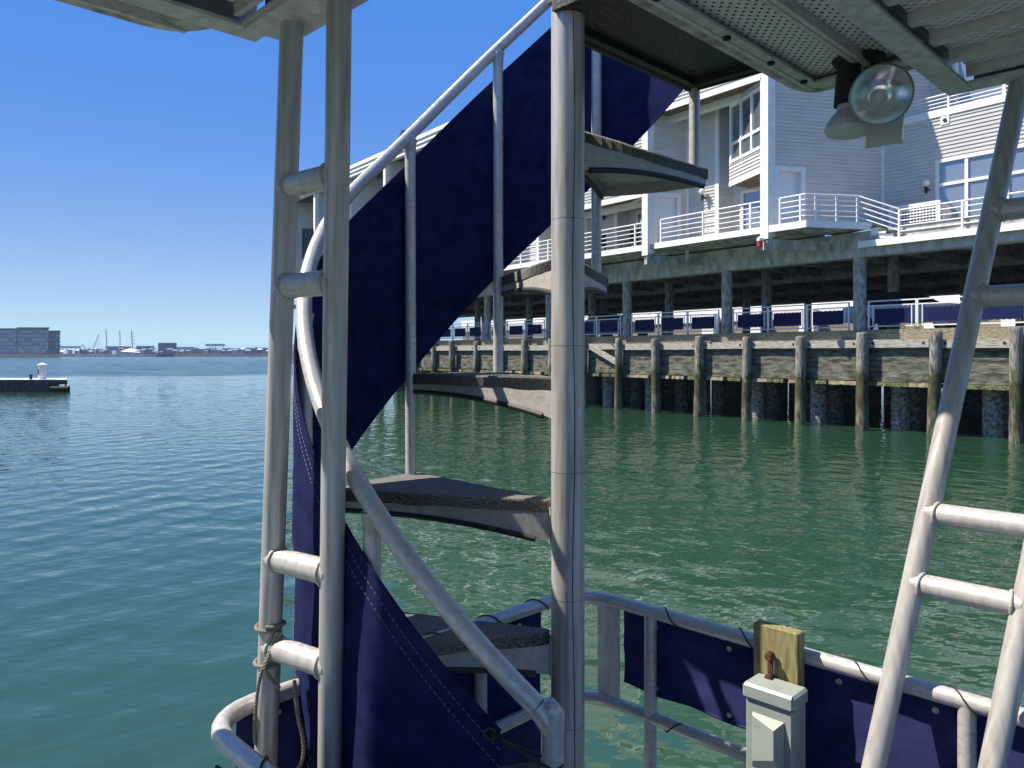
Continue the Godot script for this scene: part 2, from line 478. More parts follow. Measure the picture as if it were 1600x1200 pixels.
# ---------------------------------------------------------------- water
func water() -> void:
	# ripple relief: a sum of plane waves that repeats every 5 m
	var n := 640
	var table := PackedFloat32Array()
	table.resize(n)
	for i in n:
		table[i] = sin(TAU * i / n)
	var h := PackedFloat32Array()
	h.resize(n * n)
	for k in 34:
		var num := 5.0 * pow(1.093, k)
		var g := deg_to_rad(rng.randf_range(25.0, 150.0)) if k % 3 else rng.randf_range(0, TAU)
		var kx := roundi(num * cos(g))
		var ky := roundi(num * sin(g))
		var am := 0.6 * pow(5.0 / num, 1.35)
		var ph := rng.randi_range(0, n - 1)
		for y in n:
			var row := y * n
			var q := posmod(ky * y + ph, n)
			for x in n:
				h[row + x] += am * table[q]
				q += kx
				if q >= n:
					q -= n
				elif q < 0:
					q += n
	var lo := 1e9
	var hi := -1e9
	for v in h:
		lo = minf(lo, v)
		hi = maxf(hi, v)
	for i in h.size():
		h[i] = (h[i] - lo) / (hi - lo)
	var im := Image.create_from_data(n, n, false, Image.FORMAT_RF, h.to_byte_array())
	var m := StandardMaterial3D.new()
	m.albedo_color = lin(0.021, 0.060, 0.034)
	m.roughness = 0.02
	m.metallic_specular = 0.5
	m.heightmap_enabled = true
	m.heightmap_texture = ImageTexture.create_from_image(im)
	m.heightmap_scale = 3.0
	m.uv1_scale = Vector3(1.0 / 5.0, 1.0 / 5.0, 1)
	# swell: a sheet whose cells grow with distance
	var no := FastNoiseLite.new()
	no.noise_type = FastNoiseLite.TYPE_SIMPLEX_SMOOTH
	no.seed = 4
	no.frequency = 0.45
	no.fractal_octaves = 2
	var rows := []
	var r := 0.6
	while r < 520.0:
		rows.append(r)
		r *= 1.011
	while r < 3000.0:
		rows.append(r)
		r *= 1.12
	var cols := 460
	var verts := PackedVector3Array()
	var uvs := PackedVector2Array()
	var idx := PackedInt32Array()
	for i in rows.size():
		var rr: float = rows[i]
		for j in cols + 1:
			var g := deg_to_rad(lerpf(-68.0, 68.0, float(j) / cols))
			var x := rr * sin(g)
			var z := -rr * cos(g) + 0.4
			var y := 0.0
			if rr < 520.0:
				y = 0.011 * no.get_noise_2d(x * 0.6 + z * 0.2, z * 1.5) * clampf((110.0 - rr) / 40.0, 0, 1) + 0.22 * no.get_noise_2d(x * 0.14, z * 0.34) * smoothstep(50.0, 140.0, rr) * clampf((520.0 - rr) / 60.0, 0, 1)
			verts.append(Vector3(x, y, z))
			uvs.append(Vector2(x, z))
	var far_idx := PackedInt32Array()
	for i in rows.size() - 1:
		for j in cols:
			var a := i * (cols + 1) + j
			var b := a + cols + 1
			var x := verts[a].x
			# a breeze roughens the open harbour beyond a slanting line
			if -verts[a].z - x * 0.16 - 6.0 * no.get_noise_2d(x * 0.02, 3.0) > 92.0:
				far_idx.append_array([a, b, a + 1, a + 1, b, b + 1])
			else:
				idx.append_array([a, b, a + 1, a + 1, b, b + 1])
	# behind the viewer the sheet goes on, plain
	var base := verts.size()
	for v in [Vector3(-3000, 0, 3000), Vector3(3000, 0, 3000)]:
		verts.append(v)
		uvs.append(Vector2(v.x, v.z))
	var last := (rows.size() - 1) * (cols + 1)
	idx.append_array([0, base, last, 0, cols, base + 1, 0, base + 1, base, cols, last + cols, base + 1])
	var rough: StandardMaterial3D = m.duplicate()
	rough.roughness = 0.18
	rough.heightmap_scale = 9.0
	for e in [[idx, m, "water", "rippled green and blue harbour water round the boat and pier"], [far_idx, rough, "water_open", "breeze roughened blue water of the open harbour"]]:
		var arr := []
		arr.resize(Mesh.ARRAY_MAX)
		arr[Mesh.ARRAY_VERTEX] = verts
		arr[Mesh.ARRAY_TEX_UV] = uvs
		arr[Mesh.ARRAY_INDEX] = e[0]
		var am := ArrayMesh.new()
		am.add_surface_from_arrays(Mesh.PRIMITIVE_TRIANGLES, arr)
		var st := SurfaceTool.new()
		st.create_from(am, 0)
		st.generate_normals()
		var o := obj(e[2], st, e[1])
		tag(o, e[3], "", "", "structure")

# ---------------------------------------------------------------- far shore
func FX(px: float, d: float) -> float:
	return (px - 800.0) / 1200.0 * d
func FY(py: float, d: float) -> float:
	return EYE + (552.0 - py) * d / 1200.0
func fbox(st: SurfaceTool, p0: float, p1: float, y0: float, y1: float, d: float, deep: float) -> void:
	var back := Vector3(FX((p0 + p1) / 2.0, d) / d * deep, 0, -deep)
	var a := Vector3(FX(p0, d), y0, -d)
	var b := Vector3(FX(p1, d), y0, -d)
	var up := Vector3(0, y1 - y0, 0)
	hexa(st, [a, b, b + back, a + back, a + up, b + up, b + back + up, a + back + up])
func far_shore() -> void:
	var st := start()
	var d := 580.0
	var edge := []
	for i in 41:
		var px := lerpf(-420.0, 640.0, i / 40.0)
		var dd := d + rng.randf_range(-4, 4) - (22.0 if px < 60 else 0.0) + (35.0 if px > 255 else 0.0)
		edge.append(Vector3(FX(px, dd), 0, -dd))
	for i in 40:
		var a: Vector3 = edge[i]
		var b: Vector3 = edge[i + 1]
		var a1 := a + Vector3(0, 1.6 + rng.randf() * 0.5, -3.0)
		var b1 := b + Vector3(0, 1.8, -3.0)
		quad(st, a + Vector3(0, -1, 0), b + Vector3(0, -1, 0), b1, a1, Vector3(0, 0.5, 0.86))
		quad(st, a1, b1, Vector3(b.x * 1.9, 2.2, b.z * 1.9), Vector3(a.x * 1.9, 2.2, a.z * 1.9), Vector3.UP)
	var land := obj("shore", st, M.rock)
	tag(land, "low stony shore across the harbour", "", "", "structure")
	# apartment block in three wings
	var ap := thing("apartment_block", "long dark brick and slate apartment block on the far shore", "building", Vector3(FX(40, 590), 2, -590))
	var dw := 592.0
	var wings := [[-60.0, 27.0, 514.0, M.slate_far, dw + 6], [27.0, 76.0, 512.5, M.brick_far, dw], [76.0, 93.5, 517.5, M.brick_far, dw + 8]]
	for wi in wings.size():
		var wv: Array = wings[wi]
		st = start()
		fbox(st, wv[0], wv[1], 2, FY(wv[2], wv[4]), wv[4], 30)
		var wall := obj("wall", st, wv[3], ap)
		st = start()
		fbox(st, wv[0] - 1.0, wv[1] + 1.5, FY(wv[2], wv[4]), FY(wv[2], wv[4]) + 0.5, wv[4] - 1.5, 33)
		obj("roof", st, M.brick_far, ap)
		for fl in 6:
			var y0: float = 3.0 + fl * 3.05
			var p: float = wv[0] + 1.6
			while p < wv[1] - 2.2:
				var ww: float = [1.9, 1.3, 2.4, 1.9, 1.6][int(p * 7.0 + 700.0) % 5]
				if y0 + 2.2 < FY(wv[2], wv[4]) - 1.0 and p + ww < wv[1] - 0.4 and p > -14:
					var sw := start()
					fbox(sw, p, p + ww, y0, y0 + (2.0 if fl else 2.6), wv[4] - 0.12, 0.1)
					obj("window", sw, M.pale_far if (fl + int(p)) % 3 else M.glass_far, ap)
				p += ww + 1.25
	for i in 5:
		st = start()
		fbox(st, 93.6, 95.2, 5.5 + i * 3.0, 6.2 + i * 3.0, 604, 6)
		obj("balcony", st, M.steel_far, ap)
	# viaduct far behind
	var br := thing("viaduct", "pale blue viaduct far behind the shore", "bridge", Vector3(FX(110, 900), 0, -900))
	st = start()
	fbox(st, 93, 128, FY(543.5, 900), FY(541, 900), 900, 12)
	obj("roadway", st, M.steel_far, br)
	for px in [97.0, 104.0, 111.0, 118.0, 124.0]:
		st = start()
		fbox(st, px, px + 1.2, 1.5, FY(543.5, 900), 902, 6)
		obj("pier_leg", st, M.pale_far, br)
	# cranes
	for c in [[143.0, 552.0, 154.5, 522.0, "tall crawler crane with raised lattice boom on the far shore"], [134.0, 549.0, 129.0, 538.0, "small crane with low boom beside the tall crawler crane"]]:
		var dc := 640.0
		var cr := thing("crane", c[4], "crane", Vector3(FX(c[0], dc), 2, -dc), "")
		var a := Vector3(FX(c[0], dc), FY(c[1], dc), -dc)
		var b := Vector3(FX(c[2], dc), FY(c[3], dc), -dc)
		st = start()
		for off in [Vector3(0.7, 0, 0), Vector3(-0.7, 0, 0), Vector3(0, 0, 1.2)]:
			tube(st, [a + off, b + off * 0.3], 0.16, 5)
		for i in 9:
			var u := i / 9.0
			tube(st, [a.lerp(b, u) + Vector3(0.7, 0, 0), a.lerp(b, u + 0.08) - Vector3(0.7, 0, 0)], 0.10, 4)
		obj("boom", st, M.pale_far, cr)
		st = start()
		box(st, a - Vector3(2.4, a.y - 2.0, 2), a + Vector3(1.6, 1.2, 2))
		obj("cab", st, M.tan_far, cr)
		st = start()
		tube(st, [b, Vector3(b.x, b.y - 9.0, b.z)], 0.07, 4)
		obj("hoist_line", st, M.dark_far, cr)
	# three-masted ship
	var ds := 610.0
	var ship := thing("tall_ship", "white three-masted ship under a white awning at the far quay", "ship", Vector3(FX(200, ds), 0, -ds))
	st = start()
	var hull := []
	for e in [[176.0, 1.0], [184.0, 3.2], [216.0, 3.2], [224.0, 0.6], [216.0, -2.6], [184.0, -2.6]]:
		hull.append(Vector3(FX(e[0], ds), 0, -ds + e[1]))
	prism(st, hull, 0.2, 4.6)
	obj("hull", st, M.pale_far, ship)
	for mk in [[167.5, 521.0, -2.0], [188.0, 522.5, -0.8], [208.0, 522.0, -2.6]]:
		var x0 := FX(mk[0], ds)
		st = start()
		var top := Vector3(FX(mk[0] + mk[2], ds), FY(mk[1] - 6.0, ds), -ds)
		tube(st, [Vector3(x0, 1.5, -ds), top], 0.3, 6)
		obj("mast", st, M.brick_far, ship)
		if mk[0] > 200:
			for i in 4:
				st = start()
				var c := Vector3(x0, 1.5, -ds).lerp(top, 0.45 + i * 0.14)
				tube(st, [c - Vector3(1.6, 0.25, 0), c + Vector3(2.2, 0.3, 0)], 0.14, 5)
				obj("yard", st, M.brick_far, ship)
	st = start()
	var r0 := Vector3(FX(192, ds), FY(549, ds), -ds)
	var r1 := Vector3(FX(222, ds), FY(551, ds), -ds)
	for i in 8:
		var u0 := i / 8.0
		var u1 := (i + 1) / 8.0
		var y0 := sin(u0 * PI) * 2.6
		var y1 := sin(u1 * PI) * 2.6
		hexa(st, [r0.lerp(r1, u0) + Vector3(0, 0, 4), r0.lerp(r1, u1) + Vector3(0, 0, 4), r0.lerp(r1, u1) - Vector3(0, 0, 4), r0.lerp(r1, u0) - Vector3(0, 0, 4), r0.lerp(r1, u0) + Vector3(0, y0 + 0.1, 2), r0.lerp(r1, u1) + Vector3(0, y1 + 0.1, 2), r0.lerp(r1, u1) + Vector3(0, y1 + 0.1, -2), r0.lerp(r1, u0) + Vector3(0, y0 + 0.1, -2)])
	obj("awning", st, M.white, ship)
	# timber jetty in front of the ship
	var jt := thing("timber_jetty", "dark timber jetty on piles beside the three-masted ship", "jetty", Vector3(FX(235, 600), 0, -600))
	st = start()
	fbox(st, 221, 250, 2.3, 3.2, 600, 5)
	obj("deck", st, M.dark_far, jt)
	for i in 10:
		st = start()
		fbox(st, 222 + i * 3.0, 223.4 + i * 3.0, -0.5, 2.3, 600.5, 1)
		obj("pile", st, M.dark_far, jt)
	# far buildings: left edge, right edge, top, material, words
	var far := [
		[247.0, 276.0, 536.5, M.dark_far, 690.0, "dark blue glass office block among the far sheds"],
		[213.0, 241.0, 541.5, M.slate_far, 760.0, "row of grey flats behind the three-masted ship"],
		[165.0, 205.0, 542.0, M.steel_far, 780.0, "long low blue roofed terminal behind the masts"],
		[149.0, 166.0, 546.5, M.tan_far, 700.0, "tan shed beside the crawler crane"],
		[276.0, 305.0, 543.0, M.pale_far, 800.0, "pale warehouse right next to the dark glass block"],
		[300.0, 318.0, 546.0, M.tan_far, 720.0, "tan two storey warehouse at the water"],
		[318.0, 345.0, 547.0, M.pale_far, 700.0, "white shed with a flat roof at the water"],
		[340.0, 375.0, 545.0, M.slate_far, 820.0, "grey depot under the gantry"],
		[372.0, 396.0, 547.5, M.pale_far, 710.0, "pale low shed right of the gantry"],
		[388.0, 418.0, 544.0, M.slate_far, 860.0, "grey blue warehouse near the boat support"],
		[452.0, 486.0, 542.5, M.brick_far, 800.0, "reddish brick block at the end of the far shore"],
		[478.0, 530.0, 546.0, M.slate_far, 860.0, "grey shed at the end of the far shore"]]
	for f in far:
		var bd := thing("warehouse", f[5], "building", Vector3(FX(f[0], f[4]), 2, -f[4]))
		st = start()
		fbox(st, f[0], f[1], 1.5, FY(f[2], f[4]), f[4], 25)
		obj("wall", st, f[3], bd)
		st = start()
		fbox(st, f[0] - 0.3, f[1] + 0.3, FY(f[2], f[4]), FY(f[2], f[4]) + 0.5, f[4] - 0.5, 26)
		obj("roof", st, M.slate_far, bd)
		for i in int((f[1] - f[0]) / 4.5):
			for fl in range(0, maxi(1, int((FY(f[2], f[4]) - 3.0) / 3.6))):
				st = start()
				fbox(st, f[0] + 1.5 + i * 4.5, f[0] + 4.2 + i * 4.5, 3.2 + fl * 3.6, 4.9 + fl * 3.6, f[4] - 0.1, 0.08)
				obj("window", st, M.glass_far if (i + fl) % 3 else M.dark_far, bd)
	var ga := thing("gantry", "long blue gantry standing above the far sheds", "gantry", Vector3(FX(336, 840), 0, -840))
	st = start()
	fbox(st, 321, 351.5, FY(540.5, 840), FY(537.5, 840), 840, 8)
	obj("girder", st, M.steel_far, ga)
	for px in [327.0, 336.0, 348.0]:
		st = start()
		fbox(st, px, px + 1.0, 1.5, FY(540.5, 840), 842, 4)
		obj("leg", st, M.steel_far, ga)
	for i in 34:
		var px := 96.0 + i * 9.6 + rng.randf_range(-3, 3)
		var dc := 640.0 + rng.randf_range(-20, 120)
		var wd := rng.randf_range(3.0, 9.0)
		var hp := rng.randf_range(2.0, 5.0)
		var sh := thing("quay_shed", "small low shed among the clutter along the far quay", "shed", Vector3(FX(px, dc), 2, -dc), "small sheds along the far quay")
		st = start()
		fbox(st, px, px + wd, 1.8, 1.8 + hp, dc, 8)
		var m: Material = [M.pale_far, M.white, M.tan_far, M.slate_far, M.brick_far, M.pale_far][rng.randi() % 6]
		obj("wall", st, m, sh)
		st = start()
		var x0 := FX(px - 0.3, dc)
		var x1 := FX(px + wd + 0.3, dc)
		var y := 1.8 + hp
		var rise := rng.randf_range(0.4, 1.6)
		hexa(st, [Vector3(x0, y, -dc + 0.3), Vector3(x1, y, -dc + 0.3), Vector3(x1, y, -dc - 8.3), Vector3(x0, y, -dc - 8.3), Vector3(x0, y + rise, -dc - 3.9), Vector3(x1, y + rise, -dc - 3.9), Vector3(x1, y + rise, -dc - 4.1), Vector3(x0, y + rise, -dc - 4.1)])
		obj("roof", st, [M.slate_far, M.white, M.steel_far][rng.randi() % 3], sh)
	for i in 7:
		var px := 122.0 + i * 17.0 + rng.randf_range(-4, 4)
		var dc := 572.0 + rng.randf_range(0, 10)
		var bt := thing("moored_boat", "small white boat moored along the far quay", "boat", Vector3(FX(px, dc), 0, -dc), "small boats along the far quay")
		st = start()
		var l := rng.randf_range(2.5, 4.5)
		var x := FX(px, dc)
		hexa(st, [Vector3(x - l * 0.8, -0.2, -dc + 0.6), Vector3(x + l * 0.7, -0.2, -dc + 0.6), Vector3(x + l * 0.7, -0.2, -dc - 0.6), Vector3(x - l * 0.8, -0.2, -dc - 0.6), Vector3(x - l, 1.1, -dc + 1.2), Vector3(x + l * 1.15, 1.3, -dc + 0.5), Vector3(x + l * 1.15, 1.3, -dc - 0.5), Vector3(x - l, 1.1, -dc - 1.2)])
		obj("hull", st, M.white, bt)
		st = start()
		box(st, Vector3(x - l * 0.4, 1.1, -dc - 0.7), Vector3(x + l * 0.3, 2.2, -dc + 0.7))
		obj("cabin", st, M.pale_far, bt)
	# trees behind the sheds, one loose crown each
	for i in 26:
		var px := 255.0 + i * 8.8 + rng.randf_range(-3, 3)
		var dt := 900.0 + rng.randf_range(-30, 60)
		var top := FY(544.5 + rng.randf_range(-1.2, 1.6), dt)
		var tr := thing("shore_tree", "small dark tree in the belt behind the far sheds", "tree", Vector3(FX(px, dt), 2, -dt), "trees behind the far sheds")
		st = start()
		tube(st, [Vector3(FX(px, dt), 1.5, -dt), Vector3(FX(px, dt), top - 1.5, -dt)], 0.3, 5)
		obj("trunk", st, M.brick_far, tr)
		st = start()
		for k in 60:
			var c := Vector3(FX(px, dt) + rng.randfn() * 2.2, top - 2.0 + rng.randfn() * 1.2, -dt + rng.randfn() * 2.0)
			var e := Vector3(rng.randfn(), rng.randfn(), rng.randfn()).normalized() * 1.1
			var g := e.cross(Vector3(rng.randfn(), rng.randfn(), rng.randfn())).normalized() * 0.9
			tri(st, c + e, c - e * 0.5 + g, c - e * 0.5 - g, e.cross(g).normalized())
		obj("crown", st, M.tree_far, tr)

# ---------------------------------------------------------------- pier
const S_NEAR := -16.0
const S_FAR := 52.0
const PILE_STEP := 2.32
func pier() -> void:
	var pr := thing("pier", "concrete pier with sandy edge wall over dark beams and water", "pier", Q(0, 1, 0))
	var st := start()
	pbox(st, S_NEAR, S_FAR, 0.42, 40.0, 3.05, 3.36)
	obj("deck_slab", st, M.asphalt, pr)
	# sandy edge wall in poured lengths
	var s := S_NEAR
	while s < S_FAR:
		var l := 4.62
		st = start()
		var j := rng.randf_range(-0.015, 0.015)
		pbox(st, s + 0.012, minf(s + l - 0.012, S_FAR), 0.30 + j, 0.42, 2.80, 3.40)
		obj("edge_wall", st, M.concrete_sand, pr)
		st = start()
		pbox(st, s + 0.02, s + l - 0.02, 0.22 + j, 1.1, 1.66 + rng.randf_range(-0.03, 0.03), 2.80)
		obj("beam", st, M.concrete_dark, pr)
		s += l
	# broken mossy ledge under the beam
	s = S_NEAR
	while s < S_FAR:
		var l := rng.randf_range(0.5, 1.5)
		if rng.randf() < 0.95:
			st = start()
			var poly := []
			var up := []
			for k in 7:
				poly.append([s + l * k / 6.0, rng.randf_range(0.10, 0.18)])
			for k in 6:
				var a: Array = poly[k]
				var b: Array = poly[k + 1]
				var y1 := 1.645 - rng.randf() * 0.02
				hexa(st, [Q(a[0], a[1], 1.50), Q(b[0], b[1], 1.50 + rng.randf() * 0.03), Q(b[0], 0.6, 1.5), Q(a[0], 0.6, 1.5), Q(a[0], a[1] + 0.02, y1), Q(b[0], b[1] + 0.02, y1), Q(b[0], 0.6, y1), Q(a[0], 0.6, y1)])
			obj("mossy_ledge", st, M.moss if rng.randf() < 0.5 else M.concrete_sand, pr)
		s += l + rng.randf_range(0.0, 0.3)
	# inner piles in the dark underneath
	for row in 3:
		for k in range(-5, 15):
			st = start()
			var c := Q(k * 2.9 + row * 0.9 + rng.randf_range(-0.4, 0.4), 1.3 + row * 3.2, 0)
			tube(st, [c + Vector3(0, -0.6, 0), c + Vector3(0, 3.0, 0)], 0.30, 10)
			obj("inner_pile", st, M.inner_pile, pr)
	s = S_NEAR - 10.0
	while s < S_FAR:
		var l := rng.randf_range(2.2, 5.2)
		st = start()
		pbox(st, s, s + l, 13.0, 13.5, -1.0, 3.05)
		obj("bulkhead", st, M.inner_pile, pr)
		s += l + rng.randf_range(0.25, 0.5)
	# timber wales between the fender piles
	for k in range(-5, 21):
		st = start()
		var s0 := k * PILE_STEP + 0.17
		var sag := rng.randf_range(-0.02, 0.02)
		pbox(st, s0, s0 + PILE_STEP - 0.34, 0.06, 0.29, 2.77 + sag, 3.04 + sag)
		var wl := obj("wale", st, M.wale, pr)
		for e in [0.16, PILE_STEP - 0.5]:
			st = start()
			lathe(st, Q(s0 + e, 0.062, 2.91 + sag), Q(0, -1, 0) - Q(0, 0, 0), [[0.0, 0.05], [0.012, 0.045], [0.012, 0.0]], 10)
			obj("bolt", st, M.tar, wl)
	st = start()
	var a := Q(4 * PILE_STEP + 2.05, 0.0, 2.98)
	var b := Q(4 * PILE_STEP + 0.12, -0.02, 2.18)
	var side := Vector3(0, 0.13, 0)
	var back := Q(0, 0.14, 0) - Q(0, 0, 0)
	hexa(st, [a - side, b - side, b - side + back, a - side + back, a + side, b + side, b + side + back, a + side + back])
	obj("fallen_wale", st, M.wale, pr)
	# fender piles
	for k in range(-5, 21):
		pile(k)
	# parking level under the houses
	var pk := thing("parking_level", "open concrete parking level with round columns under the houses", "building", Q(5, 2, 3.36))
	st = start()
	pbox(st, S_NEAR, S_FAR - 6.0, 0.42, 0.95, 5.93, 6.80)
	obj("edge_beam", st, M.concrete, pk)
	st = start()
	pbox(st, S_NEAR - 20.0, S_FAR - 6.0, 0.95, 27.0, 6.32, 6.50)
	obj("ceiling", st, M.slab, pk)
	for k in 30:
		st = start()
		var s0 := S_NEAR + 1.0 + k * 2.0
		pbox(st, s0, s0 + 0.22, 0.95, 22.0, 6.02, 6.319)
		obj("rib", st, M.slab, pk)
	for t in [6.5, 13.0, 19.0]:
		st = start()
		pbox(st, S_NEAR, S_FAR - 6.0, t, t + 0.4, 5.85, 6.318)
		obj("cross_beam", st, M.concrete, pk)
	for k in range(-2, 9):
		for row in 4:
			if row > 1 and k % 2:
				continue
			st = start()
			var c := Q(-1.9 + k * 5.6 + (0.0 if row == 0 else 0.6), [0.62, 4.2, 10.5, 16.5][row], 0)
			tube(st, [c + Vector3(0, 3.30, 0), c + Vector3(0, 5.93 if row == 0 else 6.315, 0)], 0.215, 18)
			obj("column", st, M.column, pk)
	# sunlit ground and low wall behind the parking level
	st = start()
	pbox(st, S_NEAR - 60, S_FAR + 20, 33.0, 33.4, 3.0, 5.5)
	obj("back_wall", st, M.concrete_sand, pk)
	st = start()
	pbox(st, S_NEAR - 60, S_FAR + 20, 32.8, 33.6, 5.5, 7.0)
	obj("white_band", st, M.white, pk)
	for k in 20:
		st = start()
		pbox(st, S_NEAR - 50 + k * 5.0, S_NEAR - 50 + k * 5.0 + 1.3, 32.0, 32.78, 3.36, 6.2)
		obj("white_pier", st, M.white, pk)
	st = start()
	pbox(st, S_NEAR - 60, S_FAR + 20, 40.0, 60.0, 2.8, 3.3)
	obj("rear_yard", st, M.asphalt, pk)

const ORD := ["first", "second", "third", "fourth", "fifth", "sixth", "seventh", "eighth", "ninth", "tenth", "eleventh", "twelfth", "thirteenth", "fourteenth", "fifteenth", "sixteenth", "seventeenth"]
func pile(k: int) -> void:
	var place: String = "at the lower end of the slanting fallen timber" if k == 4 else ("%s past the slanting fallen timber, towards open water" % ORD[k - 5] if k > 4 else "%s from the slanting fallen timber, towards the lower balcony" % ORD[3 - k])
	var pl := thing("fender_pile", "weathered round timber pier pile, " + place, "pile", Q(k * PILE_STEP, 0.02, 0), "fender piles along the pier")
	var st := start()
	var no := FastNoiseLite.new()
	no.seed = 100 + k
	no.frequency = 1.6
	var c := Q(k * PILE_STEP, 0.0, 0)
	var lean := Vector3(rng.randf_range(-0.03, 0.03), 0, rng.randf_range(-0.03, 0.03))
	var girth := rng.randf_range(0.92, 1.08)
	var top := 3.31 + rng.randf_range(-0.09, 0.08)
	var ys := [-0.8]
	var y := 0.0
	while y < top - 0.05:
		ys.append(y)
		y += 0.13
	ys.append(top - 0.03)
	ys.append(top)
	var seg := 18
	var tide := 1.95 + rng.randf_range(-0.25, 0.2)
	var P := func(i: int, j: int) -> Vector3:
		var g := TAU * (j % seg) / seg
		var yy: float = ys[i]
		var r := 0.195 * girth - 0.012 * yy / 3.3 + 0.014 * no.get_noise_3d(cos(g) * 2.0, yy * 0.35, sin(g) * 2.0) + 0.010 * no.get_noise_3d(cos(g) * 6.0, yy * 0.2, sin(g) * 6.0)
		if i == ys.size() - 1:
			r -= 0.025
		if yy < 0.5:
			r += 0.012 * absf(no.get_noise_3d(cos(g) * 9, yy * 9, sin(g) * 9))
		return c + lean * yy + Vector3(cos(g) * r, yy, sin(g) * r)
	var col := func(v: Vector3, j: int) -> Color:
		var w := no.get_noise_3d(v.x * 3.0, v.y * 0.9, v.z * 3.0)
		var grey := Color(0.40, 0.38, 0.34)
		var brown := Color(0.115, 0.10, 0.060)
		var green := Color(0.135, 0.165, 0.045)
		var barn := Color(0.26, 0.24, 0.17)
		var lim := tide + w * 0.8
		if v.y > lim:
			return grey
		if v.y > 0.75 + w * 0.7:
			return green if w > 0.16 else brown
		return barn if w > -0.15 else brown
	for i in ys.size() - 1:
		for j in seg:
			for q in [[i, j], [i + 1, j + 1], [i + 1, j], [i, j], [i, j + 1], [i + 1, j + 1]]:
				var v: Vector3 = P.call(q[0], q[1])
				st.set_smooth_group(0)
				st.set_color(col.call(v, q[1]))
				st.set_uv(Vector2.ZERO)
				st.add_vertex(v)
	st.index()
	st.generate_normals()
	obj("shaft", st, M.pile, pl)
	st = start()
	var n := ys.size() - 1
	for j in seg:
		tri(st, c + lean * top + Vector3(0, top + 0.012, 0), P.call(n, j), P.call(n, j + 1), Vector3.UP)
	obj("sawn_top", st, M.wood_end, pl)

# railing panels between the columns of the parking level
func pier_railings() -> void:
	for k in range(-3, 9):
		var c := -1.9 + k * 5.6
		for j in 3:
			var s0 := c + 0.36 + j * 1.64
			var s1 := s0 + 1.60
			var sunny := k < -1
			var words: String = "%s navy laced railing panel past the %s pier column counted from the lower balcony" % [ORD[j], ORD[maxi(k, 0)]]
			if k < 0:
				words = "%s navy laced railing panel below the lower balcony, counted towards the balcony steps" % ORD[(k + 3) * 3 + j]
			var rl := thing("pier_railing", words, "railing", Q(s0, 0.55, 3.40), "laced railing panels along the pier" if k >= 0 else "laced railing panels below the lower balcony")
			for s in [s0, s1]:
				var st := start()
				pbox(st, s - 0.025, s + 0.025, 0.53, 0.58, 3.36, 4.40)
				obj("post", st, M.rail_grey, rl)
			for y in [4.36, 4.20, 3.50]:
				var st := start()
				pbox(st, s0 + 0.025, s1 - 0.025, 0.535, 0.575, y, y + 0.04)
				obj("rail", st, M.rail_grey, rl)
			for s in [s0 + 0.15, s1 - 0.15]:
				var st := start()
				pbox(st, s - 0.015, s + 0.015, 0.54, 0.57, 3.54, 4.20)
				obj("stile", st, M.rail_grey, rl)
			var st := start()
			var nn := 14
			var dip := rng.randf_range(0.0, 0.03)
			for i in nn:
				var u0 := lerpf(s0 + 0.21, s1 - 0.21, float(i) / nn)
				var u1 := lerpf(s0 + 0.21, s1 - 0.21, float(i + 1) / nn)
				var e0 := 0.022 if i % 2 else 0.0
				var e1 := 0.0 if i % 2 else 0.022
				hexa(st, [Q(u0, 0.55, 3.61 + e0), Q(u1, 0.55, 3.61 + e1), Q(u1, 0.556, 3.61 + e1), Q(u0, 0.556, 3.61 + e0), Q(u0, 0.55, 4.15 - e0 - dip), Q(u1, 0.55, 4.15 - e1 - dip), Q(u1, 0.556, 4.15 - e1 - dip), Q(u0, 0.556, 4.15 - e0 - dip)])
			var cv := obj("canvas_panel", st, M.canvas_sunlit if sunny else M.canvas, rl)  # panels in the sun get the paler copy, sunlight in the colour
			st = start()
			for i in nn:
				var u := lerpf(s0 + 0.23, s1 - 0.23, (i + 0.5) / nn)
				tube(st, [Q(u - 0.03, 0.545, 3.54), Q(u, 0.545, 3.64), Q(u + 0.03, 0.545, 3.54)], 0.005, 4, false)
				tube(st, [Q(u - 0.03, 0.545, 4.20), Q(u, 0.545, 4.11 - dip), Q(u + 0.03, 0.545, 4.20)], 0.005, 4, false)
			obj("lacing", st, M.thread, cv).set_meta("kind", "stuff")

